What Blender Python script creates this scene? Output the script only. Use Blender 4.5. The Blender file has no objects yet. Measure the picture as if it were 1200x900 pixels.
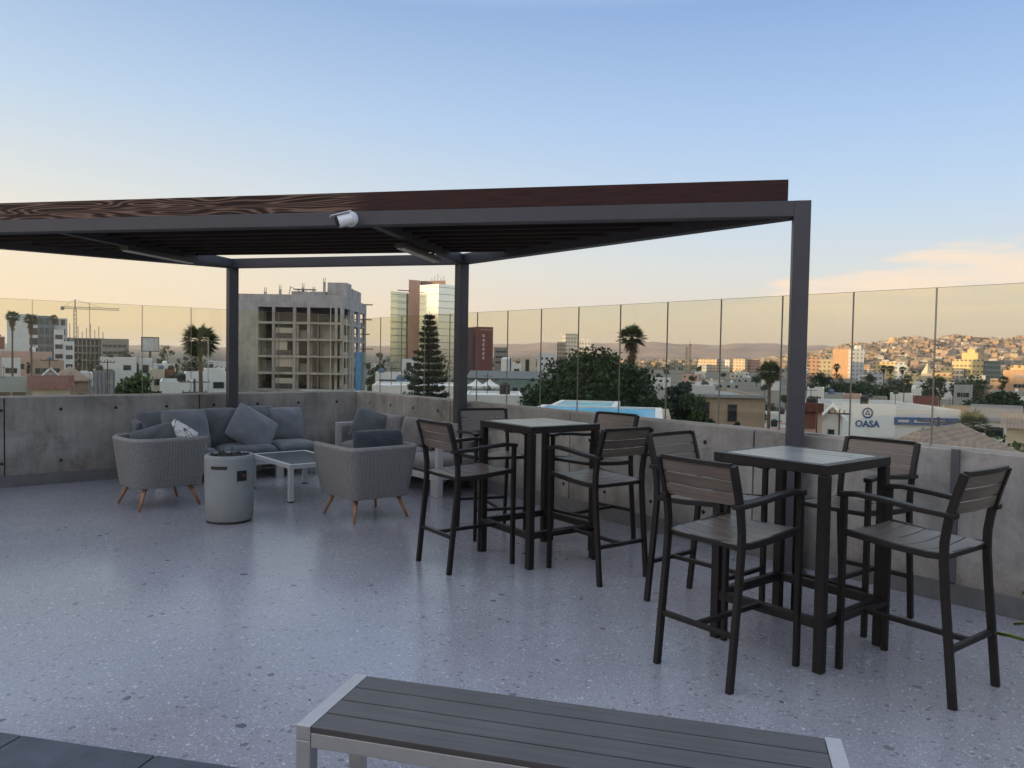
import bpy, bmesh, math, random
import numpy as np
from mathutils import Vector, Matrix

random.seed(7)
rng = np.random.default_rng(7)
sc = bpy.context.scene
col = sc.collection
R = math.radians

# ------------------------------------------------------------------ camera
HEAD, PITCH, ROLL, CAMH = 0.684812, 0.0369965, 0.0166813, 1.5858
fwd = Vector((math.sin(HEAD) * math.cos(PITCH), math.cos(HEAD) * math.cos(PITCH), -math.sin(PITCH)))
rgt0 = Vector((math.cos(HEAD), -math.sin(HEAD), 0))
up0 = rgt0.cross(fwd)
rgt = rgt0 * math.cos(ROLL) + up0 * math.sin(ROLL)
upv = up0 * math.cos(ROLL) - rgt0 * math.sin(ROLL)
cam_d = bpy.data.cameras.new('camera')
cam_d.sensor_width = 36; cam_d.lens = 27.296
cam_d.clip_start = 0.05; cam_d.clip_end = 60000
cam = bpy.data.objects.new('camera', cam_d); col.objects.link(cam)
M = Matrix((rgt, upv, -fwd)).transposed().to_4x4()
M.translation = Vector((0, 0, CAMH))
cam.matrix_world = M
sc.camera = cam

# ------------------------------------------------------------------ sun, sky, exposure
SUN_HEAD, SUN_EL = R(-72), R(4.0)
sun_d = bpy.data.lights.new('sun', 'SUN')
sun_d.energy = 3.9; sun_d.angle = R(0.5); sun_d.color = (1.0, 0.70, 0.42)
sun = bpy.data.objects.new('sun', sun_d); col.objects.link(sun)
sdir = Vector((math.sin(SUN_HEAD) * math.cos(SUN_EL), math.cos(SUN_HEAD) * math.cos(SUN_EL), math.sin(SUN_EL)))
sun.rotation_euler = sdir.to_track_quat('Z', 'Y').to_euler()
sun.location = sdir * 50

world = bpy.data.worlds.new('World'); sc.world = world
world.use_nodes = True
def nd(nt, t, **kw):
    n = nt.nodes.new(t)
    for k, v in kw.items():
        if k.startswith('i_'):
            n.inputs[int(k[2:]) if k[2:].isdigit() else k[2:].replace('_', ' ')].default_value = v
        else: setattr(n, k, v)
    return n
def ramp(nt, stops, interp='LINEAR'):
    n = nt.nodes.new('ShaderNodeValToRGB'); cr = n.color_ramp; cr.interpolation = interp
    while len(cr.elements) < len(stops): cr.elements.new(0.5)
    for e, (p, c) in zip(cr.elements, stops):
        e.position = p; e.color = tuple(c) + (1,) if len(c) == 3 else c
    return n
def build_world():
    nt = world.node_tree; nt.nodes.clear(); L = nt.links.new
    out = nd(nt, 'ShaderNodeOutputWorld'); bg = nd(nt, 'ShaderNodeBackground'); bg.inputs[1].default_value = 0.10
    sky = nd(nt, 'ShaderNodeTexSky', sky_type='NISHITA', sun_disc=False, sun_elevation=SUN_EL, sun_rotation=SUN_HEAD,
             altitude=20, air_density=1.0, dust_density=1.5, ozone_density=2.0)
    tc = nd(nt, 'ShaderNodeTexCoord'); sep = nd(nt, 'ShaderNodeSeparateXYZ'); L(tc.outputs['Generated'], sep.inputs[0])
    # elevation (0..~0.6) and side (towards the sun)
    er = nd(nt, 'ShaderNodeMapRange', i_1=-0.02, i_2=0.62); L(sep.outputs[2], er.inputs[0])
    sidev = nd(nt, 'ShaderNodeVectorMath', operation='DOT_PRODUCT'); sidev.inputs[1].default_value = (math.sin(SUN_HEAD), math.cos(SUN_HEAD), 0)
    L(tc.outputs['Generated'], sidev.inputs[0])
    sr = nd(nt, 'ShaderNodeMapRange', i_1=-0.85, i_2=0.45, interpolation_type='SMOOTHSTEP'); L(sidev.outputs['Value'], sr.inputs[0])
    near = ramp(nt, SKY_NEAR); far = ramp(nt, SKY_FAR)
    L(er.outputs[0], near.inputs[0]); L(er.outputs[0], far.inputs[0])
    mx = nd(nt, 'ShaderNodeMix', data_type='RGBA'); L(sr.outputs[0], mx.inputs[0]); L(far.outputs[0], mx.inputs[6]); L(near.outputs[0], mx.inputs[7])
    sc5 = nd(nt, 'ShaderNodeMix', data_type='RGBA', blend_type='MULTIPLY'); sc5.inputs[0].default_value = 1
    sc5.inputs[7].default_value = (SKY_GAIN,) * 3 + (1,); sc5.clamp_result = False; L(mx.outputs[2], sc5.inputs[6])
    # long soft cloud bank low in the sky, lit from the side of the sun
    mp = nd(nt, 'ShaderNodeMapping'); mp.inputs['Scale'].default_value = (4.2, 4.2, 38); mp.inputs['Location'].default_value = (0.4, 0.0, 1.4); mp.inputs['Rotation'].default_value = (0.05, 0.07, 0)
    L(tc.outputs['Generated'], mp.inputs[0])
    no = nd(nt, 'ShaderNodeTexNoise', i_Scale=1.3, i_Detail=7.0, i_Roughness=0.58); L(mp.outputs[0], no.inputs[0])
    # mask: band of elevation which climbs towards the east
    hd = Vector((math.sin(R(80)), math.cos(R(80)), 0))
    ed = nd(nt, 'ShaderNodeVectorMath', operation='DOT_PRODUCT'); ed.inputs[1].default_value = hd; L(tc.outputs['Generated'], ed.inputs[0])
    em = nd(nt, 'ShaderNodeMapRange', i_1=0.865, i_2=0.93, interpolation_type='SMOOTHSTEP'); L(ed.outputs['Value'], em.inputs[0])
    top = nd(nt, 'ShaderNodeMapRange', i_1=0.905, i_2=0.995, i_3=0.116, i_4=0.186); L(ed.outputs['Value'], top.inputs[0])
    nz = nd(nt, 'ShaderNodeMath', operation='MULTIPLY_ADD'); L(no.outputs[0], nz.inputs[0]); nz.inputs[1].default_value = 0.10; L(sep.outputs[2], nz.inputs[2])
    dz = nd(nt, 'ShaderNodeMath', operation='SUBTRACT'); L(top.outputs[0], dz.inputs[0]); L(nz.outputs[0], dz.inputs[1])
    cm = nd(nt, 'ShaderNodeMapRange', i_1=-0.012, i_2=0.010, interpolation_type='SMOOTHSTEP'); L(dz.outputs[0], cm.inputs[0])
    lo = nd(nt, 'ShaderNodeMapRange', i_1=0.015, i_2=0.085, interpolation_type='SMOOTHSTEP'); L(sep.outputs[2], lo.inputs[0])
    m1 = nd(nt, 'ShaderNodeMath', operation='MULTIPLY'); L(cm.outputs[0], m1.inputs[0]); L(em.outputs[0], m1.inputs[1])
    m2 = nd(nt, 'ShaderNodeMath', operation='MULTIPLY'); L(m1.outputs[0], m2.inputs[0]); L(lo.outputs[0], m2.inputs[1])
    m3 = nd(nt, 'ShaderNodeMath', operation='MULTIPLY'); L(m2.outputs[0], m3.inputs[0]); n7 = nd(nt, 'ShaderNodeTexNoise', i_Scale=2.2, i_Detail=6.0, i_Roughness=0.6); L(mp.outputs[0], n7.inputs[0]); q7 = nd(nt, 'ShaderNodeMapRange', i_1=0.32, i_2=0.62, i_3=0.35, i_4=1.0); L(n7.outputs[0], q7.inputs[0]); L(q7.outputs[0], m3.inputs[1])
    cl = nd(nt, 'ShaderNodeMix', data_type='RGBA'); L(m3.outputs[0], cl.inputs[0]); L(sc5.outputs[2], cl.inputs[6])
    cl.inputs[7].default_value = tuple(SKY_GAIN * c for c in (1.16, 0.92, 0.70)) + (1,)
    fin = nd(nt, 'ShaderNodeMix', data_type='RGBA'); fin.inputs[0].default_value = 0.90
    L(sky.outputs[0], fin.inputs[6]); L(cl.outputs[2], fin.inputs[7])
    # afterglow round the sun, far outside the picture to the left
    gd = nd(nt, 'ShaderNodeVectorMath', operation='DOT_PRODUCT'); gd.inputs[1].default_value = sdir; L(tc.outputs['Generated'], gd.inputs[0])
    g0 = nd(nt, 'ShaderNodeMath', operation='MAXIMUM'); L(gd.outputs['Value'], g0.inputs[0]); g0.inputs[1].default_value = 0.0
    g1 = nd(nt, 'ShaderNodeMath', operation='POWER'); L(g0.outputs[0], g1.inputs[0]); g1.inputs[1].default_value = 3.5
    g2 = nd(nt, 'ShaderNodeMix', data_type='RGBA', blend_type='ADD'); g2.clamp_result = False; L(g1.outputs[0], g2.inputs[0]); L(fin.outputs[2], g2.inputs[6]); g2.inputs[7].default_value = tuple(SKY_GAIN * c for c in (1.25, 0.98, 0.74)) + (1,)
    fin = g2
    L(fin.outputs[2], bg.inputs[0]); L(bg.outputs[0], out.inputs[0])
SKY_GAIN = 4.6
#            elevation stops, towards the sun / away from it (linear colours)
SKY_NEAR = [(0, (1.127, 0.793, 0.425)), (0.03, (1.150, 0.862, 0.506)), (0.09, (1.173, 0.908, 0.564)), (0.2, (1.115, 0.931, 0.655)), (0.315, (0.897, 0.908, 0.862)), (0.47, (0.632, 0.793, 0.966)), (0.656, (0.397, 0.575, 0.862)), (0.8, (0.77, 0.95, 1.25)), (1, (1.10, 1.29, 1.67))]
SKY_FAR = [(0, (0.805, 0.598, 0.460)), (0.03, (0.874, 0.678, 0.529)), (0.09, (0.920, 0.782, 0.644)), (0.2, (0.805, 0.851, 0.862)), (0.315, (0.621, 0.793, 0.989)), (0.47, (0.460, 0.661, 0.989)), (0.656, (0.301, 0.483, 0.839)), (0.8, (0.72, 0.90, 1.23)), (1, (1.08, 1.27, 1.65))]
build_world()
sc.view_settings.view_transform = 'Standard'
sc.view_settings.look = 'None'
sc.view_settings.exposure = 1.02
sc.view_settings.gamma = 1.0
sc.view_settings.use_curve_mapping = False
sc.cycles.max_bounces = 8
sc.cycles.transparent_max_bounces = 12
sc.cycles.use_denoising = True

# ------------------------------------------------------------------ pixel rays (only to find where real things stand)
def ray(px, py):
    x = (px - 600) / 909.86; y = (450 - py) / 909.86
    return fwd + rgt * x + upv * y
def spot(px, D, py=440):
    d = ray(px, py); h = math.hypot(d.x, d.y); return Vector((d.x / h * D, d.y / h * D, 0))
def elev(px, py, D):
    d = ray(px, py); return CAMH + d.z / math.hypot(d.x, d.y) * D
GZ = -13.0
HAZE = 6e-5

# ------------------------------------------------------------------ materials
MATS = {}
def mat(name, color=(0.5, 0.5, 0.5), rough=0.6, metal=0.0, var=0.0, vscale=3.0, bump=0.0, bscale=40.0, spec=None, coords='Object'):
    if name in MATS: return MATS[name]
    m = bpy.data.materials.new(name); m.use_nodes = True; nt = m.node_tree; L = nt.links.new
    b = nt.nodes['Principled BSDF']
    b.inputs['Base Color'].default_value = tuple(color) + (1,); b.inputs['Roughness'].default_value = rough; b.inputs['Metallic'].default_value = metal
    if spec is not None: b.inputs['Specular IOR Level'].default_value = spec
    tc = nd(nt, 'ShaderNodeTexCoord')
    if var:
        no = nd(nt, 'ShaderNodeTexNoise', i_Scale=vscale, i_Detail=6.0, i_Roughness=0.65); L(tc.outputs[coords], no.inputs[0])
        rp = ramp(nt, [(0.3, [c * (1 - var) for c in color]), (0.7, [min(1, c * (1 + var)) for c in color])]); L(no.outputs[0], rp.inputs[0])
        L(rp.outputs[0], b.inputs['Base Color'])
    if bump:
        n2 = nd(nt, 'ShaderNodeTexNoise', i_Scale=bscale, i_Detail=4.0); L(tc.outputs[coords], n2.inputs[0])
        bp = nd(nt, 'ShaderNodeBump', i_Strength=bump, i_Distance=0.01); L(n2.outputs[0], bp.inputs['Height']); L(bp.outputs[0], b.inputs['Normal'])
    MATS[name] = m
    return m
def newmat(name):
    m = bpy.data.materials.new(name); m.use_nodes = True; nt = m.node_tree
    return m, nt, nt.nodes['Principled BSDF'], nt.links.new

def m_terrazzo():
    m, nt, b, L = newmat('terrazzo')
    tc = nd(nt, 'ShaderNodeTexCoord'); co = tc.outputs['Object']
    wr = nd(nt, 'ShaderNodeTexNoise', i_Scale=14.0, i_Detail=3.0); L(co, wr.inputs[0])
    ad = nd(nt, 'ShaderNodeVectorMath', operation='MULTIPLY_ADD'); L(wr.outputs['Color'], ad.inputs[0]); ad.inputs[1].default_value = (0.05, 0.05, 0.0); L(co, ad.inputs[2])
    base = nd(nt, 'ShaderNodeTexNoise', i_Scale=0.7, i_Detail=7.0, i_Roughness=0.6); L(co, base.inputs[0])
    br = ramp(nt, [(0.30, (0.195, 0.193, 0.212)), (0.70, (0.275, 0.270, 0.290))]); L(base.outputs[0], br.inputs[0])
    cur = br.outputs[0]
    def chips(cur, scale, thr, seed, stops, size):
        mp = nd(nt, 'ShaderNodeMapping'); mp.inputs['Location'].default_value = (seed, seed * 1.7, 0); mp.inputs['Rotation'].default_value = (0, 0, seed); L(ad.outputs[0], mp.inputs[0])
        v = nd(nt, 'ShaderNodeTexVoronoi', voronoi_dimensions='2D', i_Scale=scale, i_Randomness=1.0); L(mp.outputs[0], v.inputs['Vector'])
        sp = nd(nt, 'ShaderNodeSeparateColor'); L(v.outputs['Color'], sp.inputs[0])
        pick = nd(nt, 'ShaderNodeMath', operation='GREATER_THAN'); L(sp.outputs[0], pick.inputs[0]); pick.inputs[1].default_value = thr
        rad = nd(nt, 'ShaderNodeMath', operation='MULTIPLY'); L(sp.outputs[1], rad.inputs[0]); rad.inputs[1].default_value = size
        ins = nd(nt, 'ShaderNodeMath', operation='LESS_THAN'); L(v.outputs['Distance'], ins.inputs[0]); L(rad.outputs[0], ins.inputs[1])
        mm = nd(nt, 'ShaderNodeMath', operation='MULTIPLY'); L(pick.outputs[0], mm.inputs[0]); L(ins.outputs[0], mm.inputs[1])
        rp = ramp(nt, stops, 'CONSTANT'); L(sp.outputs[2], rp.inputs[0])
        mx = nd(nt, 'ShaderNodeMix', data_type='RGBA'); L(mm.outputs[0], mx.inputs[0]); L(cur, mx.inputs[6]); L(rp.outputs[0], mx.inputs[7])
        return mx.outputs[2]
    cur = chips(cur, 150, 0.30, 1.3, [(0, (0.190, 0.182, 0.194)), (0.3, (0.305, 0.295, 0.31)), (0.6, (0.245, 0.226, 0.234)), (0.8, (0.355, 0.345, 0.357))], 0.55)
    cur = chips(cur, 78, 0.50, 2.1, [(0, (0.195, 0.187, 0.20)), (0.35, (0.325, 0.315, 0.327)), (0.6, (0.242, 0.218, 0.224)), (0.88, (0.43, 0.42, 0.427))], 0.48)
    cur = chips(cur, 36, 0.83, 4.7, [(0, (0.150, 0.145, 0.158)), (0.6, (0.195, 0.187, 0.196)), (0.88, (0.37, 0.36, 0.367))], 0.44)
    cur = chips(cur, 15, 0.97, 6.2, [(0, (0.095, 0.094, 0.108)), (0.6, (0.14, 0.134, 0.143))], 0.34)
    L(cur, b.inputs['Base Color'])
    rn = nd(nt, 'ShaderNodeTexNoise', i_Scale=0.55, i_Detail=5.0, i_Roughness=0.55); L(co, rn.inputs[0])
    rr = nd(nt, 'ShaderNodeMapRange', i_1=0.3, i_2=0.7, i_3=0.15, i_4=0.27); L(rn.outputs[0], rr.inputs[0]); L(rr.outputs[0], b.inputs['Roughness'])
    b.inputs['Specular IOR Level'].default_value = 0.62
    bn = nd(nt, 'ShaderNodeTexNoise', i_Scale=3.0, i_Detail=3.0); L(co, bn.inputs[0])
    bp = nd(nt, 'ShaderNodeBump', i_Strength=0.08, i_Distance=0.01); L(bn.outputs[0], bp.inputs['Height']); L(bp.outputs[0], b.inputs['Normal'])
    return m

def m_concrete(name, c0, c1):
    m, nt, b, L = newmat(name)
    tc = nd(nt, 'ShaderNodeTexCoord'); co = tc.outputs['Object']
    n1 = nd(nt, 'ShaderNodeTexNoise', i_Scale=1.6, i_Detail=8.0, i_Roughness=0.62, i_Distortion=0.6); L(co, n1.inputs[0])
    r1 = ramp(nt, [(0.28, c0), (0.5, [(a + e) / 2 for a, e in zip(c0, c1)]), (0.72, c1)]); L(n1.outputs[0], r1.inputs[0])
    # blotchy damp stains
    n2 = nd(nt, 'ShaderNodeTexNoise', i_Scale=2.2, i_Detail=8.0, i_Roughness=0.75, i_Distortion=0.5); L(co, n2.inputs[0])
    r2 = ramp(nt, [(0.52, (0, 0, 0)), (0.70, (1, 1, 1))]); L(n2.outputs[0], r2.inputs[0])
    st = nd(nt, 'ShaderNodeMix', data_type='RGBA', blend_type='MULTIPLY'); L(r2.outputs[0], st.inputs[0]); L(r1.outputs[0], st.inputs[6]); st.inputs[7].default_value = (0.58, 0.54, 0.50, 1)
    # vertical runs and fine pores
    mp = nd(nt, 'ShaderNodeMapping'); mp.inputs['Scale'].default_value = (9, 9, 0.8); L(co, mp.inputs[0])
    n3 = nd(nt, 'ShaderNodeTexNoise', i_Scale=1.0, i_Detail=6.0, i_Roughness=0.7); L(mp.outputs[0], n3.inputs[0])
    r3 = ramp(nt, [(0.30, (0.78, 0.77, 0.76)), (0.62, (1.08, 1.07, 1.05))]); L(n3.outputs[0], r3.inputs[0])
    m2 = nd(nt, 'ShaderNodeMix', data_type='RGBA', blend_type='MULTIPLY'); m2.inputs[0].default_value = 1; L(st.outputs[2], m2.inputs[6]); L(r3.outputs[0], m2.inputs[7])
    vo = nd(nt, 'ShaderNodeTexVoronoi', i_Scale=26.0); L(co, vo.inputs['Vector'])
    r4 = ramp(nt, [(0.05, (0.45, 0.44, 0.43)), (0.12, (1, 1, 1))]); L(vo.outputs['Distance'], r4.inputs[0])
    m3 = nd(nt, 'ShaderNodeMix', data_type='RGBA', blend_type='MULTIPLY'); m3.inputs[0].default_value = 0.8; L(m2.outputs[2], m3.inputs[6]); L(r4.outputs[0], m3.inputs[7])
    # splashed dirt along the foot of the wall
    sz = nd(nt, 'ShaderNodeSeparateXYZ'); L(co, sz.inputs[0])
    n6 = nd(nt, 'ShaderNodeTexNoise', i_Scale=4.0, i_Detail=7.0, i_Roughness=0.7); L(co, n6.inputs[0])
    hz_ = nd(nt, 'ShaderNodeMath', operation='MULTIPLY_ADD'); L(n6.outputs[0], hz_.inputs[0]); hz_.inputs[1].default_value = -0.9; L(sz.outputs[2], hz_.inputs[2])
    r6 = ramp(nt, [(0.0, (0.50, 0.45, 0.42)), (1.0, (1, 1, 1))]); mz = nd(nt, 'ShaderNodeMapRange', i_1=-0.42, i_2=-0.02); L(hz_.outputs[0], mz.inputs[0]); L(mz.outputs[0], r6.inputs[0])
    m6 = nd(nt, 'ShaderNodeMix', data_type='RGBA', blend_type='MULTIPLY'); m6.inputs[0].default_value = 0.9; L(m3.outputs[2], m6.inputs[6]); L(r6.outputs[0], m6.inputs[7])
    L(m6.outputs[2], b.inputs['Base Color']); b.inputs['Roughness'].default_value = 0.8
    n5 = nd(nt, 'ShaderNodeTexNoise', i_Scale=18.0, i_Detail=8.0, i_Roughness=0.7); L(co, n5.inputs[0])
    bp = nd(nt, 'ShaderNodeBump', i_Strength=0.45, i_Distance=0.012); L(n5.outputs[0], bp.inputs['Height']); L(bp.outputs[0], b.inputs['Normal'])
    return m

def m_glass(name, tint, gl=0.08):
    m, nt, b, L = newmat(name); nt.nodes.remove(b)
    out = nt.nodes['Material Output']
    t = nd(nt, 'ShaderNodeBsdfTransparent'); t.inputs[0].default_value = tuple(tint) + (1,)
    g = nd(nt, 'ShaderNodeBsdfGlossy'); g.inputs['Roughness'].default_value = 0.02; g.inputs[0].default_value = (0.9, 0.95, 0.92, 1)
    lw = nd(nt, 'ShaderNodeLayerWeight', i_Blend=0.5); pw = nd(nt, 'ShaderNodeMath', operation='POWER'); L(lw.outputs['Facing'], pw.inputs[0]); pw.inputs[1].default_value = 5.0
    fr = nd(nt, 'ShaderNodeMath', operation='MULTIPLY_ADD'); L(pw.outputs[0], fr.inputs[0]); fr.inputs[1].default_value = 0.8; fr.inputs[2].default_value = 0.022
    mx = nd(nt, 'ShaderNodeMixShader'); L(fr.outputs[0], mx.inputs[0]); L(t.outputs[0], mx.inputs[1]); L(g.outputs[0], mx.inputs[2]); L(mx.outputs[0], out.inputs[0])
    return m

def m_planks(name, c0, c1, rough=0.5, axis='X', fine=60.0, bump=0.15, isl=0.25):
    """brushed / composite wood: streaks along one local axis"""
    m, nt, b, L = newmat(name)
    tc = nd(nt, 'ShaderNodeTexCoord'); mp = nd(nt, 'ShaderNodeMapping')
    s = {'X': (1.5, fine, fine), 'Y': (fine, 1.5, fine)}[axis]
    mp.inputs['Scale'].default_value = s; L(tc.outputs['Object'], mp.inputs[0])
    no = nd(nt, 'ShaderNodeTexNoise', i_Scale=1.0, i_Detail=6.0, i_Roughness=0.6, i_Distortion=0.4); L(mp.outputs[0], no.inputs[0])
    rp = ramp(nt, [(0.3, c0), (0.7, c1)]); L(no.outputs[0], rp.inputs[0])
    big = nd(nt, 'ShaderNodeTexNoise', i_Scale=3.5, i_Detail=3.0); L(tc.outputs['Object'], big.inputs[0])
    ge = nd(nt, 'ShaderNodeNewGeometry'); av = nd(nt, 'ShaderNodeMath', operation='MULTIPLY_ADD'); L(ge.outputs['Random Per Island'], av.inputs[0]); av.inputs[1].default_value = isl; L(big.outputs[0], av.inputs[2])
    r2 = ramp(nt, [(0.3, (0.72, 0.72, 0.72)), (0.7 + isl, (1.22, 1.22, 1.22))]); L(av.outputs[0], r2.inputs[0])
    mm = nd(nt, 'ShaderNodeMix', data_type='RGBA', blend_type='MULTIPLY'); mm.inputs[0].default_value = 1; L(rp.outputs[0], mm.inputs[6]); L(r2.outputs[0], mm.inputs[7])
    L(mm.outputs[2], b.inputs['Base Color']); b.inputs['Roughness'].default_value = rough
    bp = nd(nt, 'ShaderNodeBump', i_Strength=bump, i_Distance=0.004); L(no.outputs[0], bp.inputs['Height']); L(bp.outputs[0], b.inputs['Normal'])
    return m

def m_grain(name):
    """stained pine with broad cathedral grain, running along local X"""
    m, nt, b, L = newmat(name)
    tc = nd(nt, 'ShaderNodeTexCoord'); mp = nd(nt, 'ShaderNodeMapping'); mp.inputs['Scale'].default_value = (0.60, 0.60, 9.0); L(tc.outputs['Object'], mp.inputs[0])
    no = nd(nt, 'ShaderNodeTexNoise', i_Scale=0.9, i_Detail=2.0, i_Roughness=0.45, i_Distortion=0.35); L(mp.outputs[0], no.inputs[0])
    ml = nd(nt, 'ShaderNodeMath', operation='MULTIPLY'); L(no.outputs[0], ml.inputs[0]); ml.inputs[1].default_value = 120.0
    sn = nd(nt, 'ShaderNodeMath', operation='SINE'); L(ml.outputs[0], sn.inputs[0])
    rp = ramp(nt, [(0.0, (0.016, 0.008, 0.0065)), (0.45, (0.034, 0.018, 0.014)), (0.75, (0.085, 0.050, 0.037)), (1.0, (0.165, 0.105, 0.078))])
    mr = nd(nt, 'ShaderNodeMapRange', i_1=-1.0, i_2=1.0); L(sn.outputs[0], mr.inputs[0]); L(mr.outputs[0], rp.inputs[0])
    # stain is heavier towards one end
    sp = nd(nt, 'ShaderNodeSeparateXYZ'); L(tc.outputs['Object'], sp.inputs[0])
    en = nd(nt, 'ShaderNodeMapRange', i_1=-0.75, i_2=-1.15, interpolation_type='SMOOTHSTEP'); L(sp.outputs[0], en.inputs[0])
    mx = nd(nt, 'ShaderNodeMix', data_type='RGBA'); L(en.outputs[0], mx.inputs[0]); L(rp.outputs[0], mx.inputs[6])
    n2 = nd(nt, 'ShaderNodeTexNoise', i_Scale=4.0, i_Detail=6.0); m2 = nd(nt, 'ShaderNodeMapping'); m2.inputs['Scale'].default_value = (1, 1, 16); L(tc.outputs['Object'], m2.inputs[0]); L(m2.outputs[0], n2.inputs[0])
    r2 = ramp(nt, [(0.3, (0.020, 0.0085, 0.008)), (0.75, (0.052, 0.020, 0.017))]); L(n2.outputs[0], r2.inputs[0]); L(r2.outputs[0], mx.inputs[7])
    L(mx.outputs[2], b.inputs['Base Color']); b.inputs['Roughness'].default_value = 0.6; b.inputs['Specular IOR Level'].default_value = 0.2
    return m

def m_wicker():
    m, nt, b, L = newmat('wicker')
    tc = nd(nt, 'ShaderNodeTexCoord'); sp = nd(nt, 'ShaderNodeSeparateXYZ'); L(tc.outputs['UV'], sp.inputs[0])
    def sine(src, k, ph=0.0):
        a = nd(nt, 'ShaderNodeMath', operation='MULTIPLY_ADD'); L(src, a.inputs[0]); a.inputs[1].default_value = k; a.inputs[2].default_value = ph
        s = nd(nt, 'ShaderNodeMath', operation='SINE'); L(a.outputs[0], s.inputs[0]); return s.outputs[0]
    u, v = sp.outputs[0], sp.outputs[1]
    su = sine(u, 2 * math.pi / 0.030); sv = sine(v, 2 * math.pi / 0.024)
    wv = nd(nt, 'ShaderNodeMath', operation='MULTIPLY'); L(su, wv.inputs[0]); L(sv, wv.inputs[1])
    s2 = sine(v, 2 * math.pi / 0.0075); s3 = sine(u, 2 * math.pi / 0.015)
    a1 = nd(nt, 'ShaderNodeMath', operation='MULTIPLY_ADD'); L(s2, a1.inputs[0]); a1.inputs[1].default_value = 0.25; L(wv.outputs[0], a1.inputs[2])
    a2 = nd(nt, 'ShaderNodeMath', operation='MULTIPLY_ADD'); L(s3, a2.inputs[0]); a2.inputs[1].default_value = 0.9; L(a1.outputs[0], a2.inputs[2])
    no = nd(nt, 'ShaderNodeTexNoise', i_Scale=30.0, i_Detail=3.0); L(tc.outputs['UV'], no.inputs[0])
    a3 = nd(nt, 'ShaderNodeMath', operation='MULTIPLY_ADD'); L(no.outputs[0], a3.inputs[0]); a3.inputs[1].default_value = 1.0; L(a2.outputs[0], a3.inputs[2])
    mr = nd(nt, 'ShaderNodeMapRange', i_1=-1.2, i_2=2.2); L(a3.outputs[0], mr.inputs[0])
    rp = ramp(nt, [(0.10, (0.060, 0.059, 0.056)), (0.5, (0.195, 0.192, 0.183)), (0.92, (0.36, 0.355, 0.34))]); L(mr.outputs[0], rp.inputs[0]); L(rp.outputs[0], b.inputs['Base Color'])
    b.inputs['Roughness'].default_value = 0.55
    bp = nd(nt, 'ShaderNodeBump', i_Strength=0.7, i_Distance=0.006); L(a3.outputs[0], bp.inputs['Height']); L(bp.outputs[0], b.inputs['Normal'])
    return m

def m_fabric(name, c):
    m, nt, b, L = newmat(name)
    tc = nd(nt, 'ShaderNodeTexCoord')
    n1 = nd(nt, 'ShaderNodeTexNoise', i_Scale=5.0, i_Detail=6.0, i_Roughness=0.6); L(tc.outputs['Object'], n1.inputs[0])
    rp = ramp(nt, [(0.3, [x * 0.82 for x in c]), (0.7, [x * 1.15 for x in c])]); L(n1.outputs[0], rp.inputs[0]); L(rp.outputs[0], b.inputs['Base Color'])
    b.inputs['Roughness'].default_value = 0.9; b.inputs['Specular IOR Level'].default_value = 0.15
    b.inputs['Sheen Weight'].default_value = 0.25
    n2 = nd(nt, 'ShaderNodeTexNoise', i_Scale=260.0, i_Detail=2.0); L(tc.outputs['Object'], n2.inputs[0])
    n3 = nd(nt, 'ShaderNodeTexNoise', i_Scale=7.0, i_Detail=3.0, i_Distortion=0.8); L(tc.outputs['Object'], n3.inputs[0])
    ad = nd(nt, 'ShaderNodeMath', operation='MULTIPLY_ADD'); L(n3.outputs[0], ad.inputs[0]); ad.inputs[1].default_value = 5.0; L(n2.outputs[0], ad.inputs[2])
    bp = nd(nt, 'ShaderNodeBump', i_Strength=0.35, i_Distance=0.008); L(ad.outputs[0], bp.inputs['Height']); L(bp.outputs[0], b.inputs['Normal'])
    return m

def m_leaf(name, dark, light, scale=0.9, rough=0.6):
    m, nt, b, L = newmat(name)
    tc = nd(nt, 'ShaderNodeTexCoord')
    n1 = nd(nt, 'ShaderNodeTexNoise', i_Scale=scale, i_Detail=5.0, i_Roughness=0.7); L(tc.outputs['Object'], n1.inputs[0])
    ge = nd(nt, 'ShaderNodeNewGeometry')
    a = nd(nt, 'ShaderNodeMath', operation='MULTIPLY_ADD'); L(ge.outputs['Random Per Island'], a.inputs[0]); a.inputs[1].default_value = 0.5
    L(n1.outputs[0], a.inputs[2])
    rp = ramp(nt, [(0.45, dark), (0.95, light)]); L(a.outputs[0], rp.inputs[0]); L(rp.outputs[0], b.inputs['Base Color'])
    b.inputs['Roughness'].default_value = rough; b.inputs['Specular IOR Level'].default_value = 0.25
    tr = nd(nt, 'ShaderNodeBsdfTranslucent'); L(rp.outputs[0], tr.inputs[0])
    mx = nd(nt, 'ShaderNodeMixShader', i_0=0.2); L(b.outputs[0], mx.inputs[1]); L(tr.outputs[0], mx.inputs[2]); L(mx.outputs[0], nt.nodes['Material Output'].inputs[0])
    return m

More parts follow.
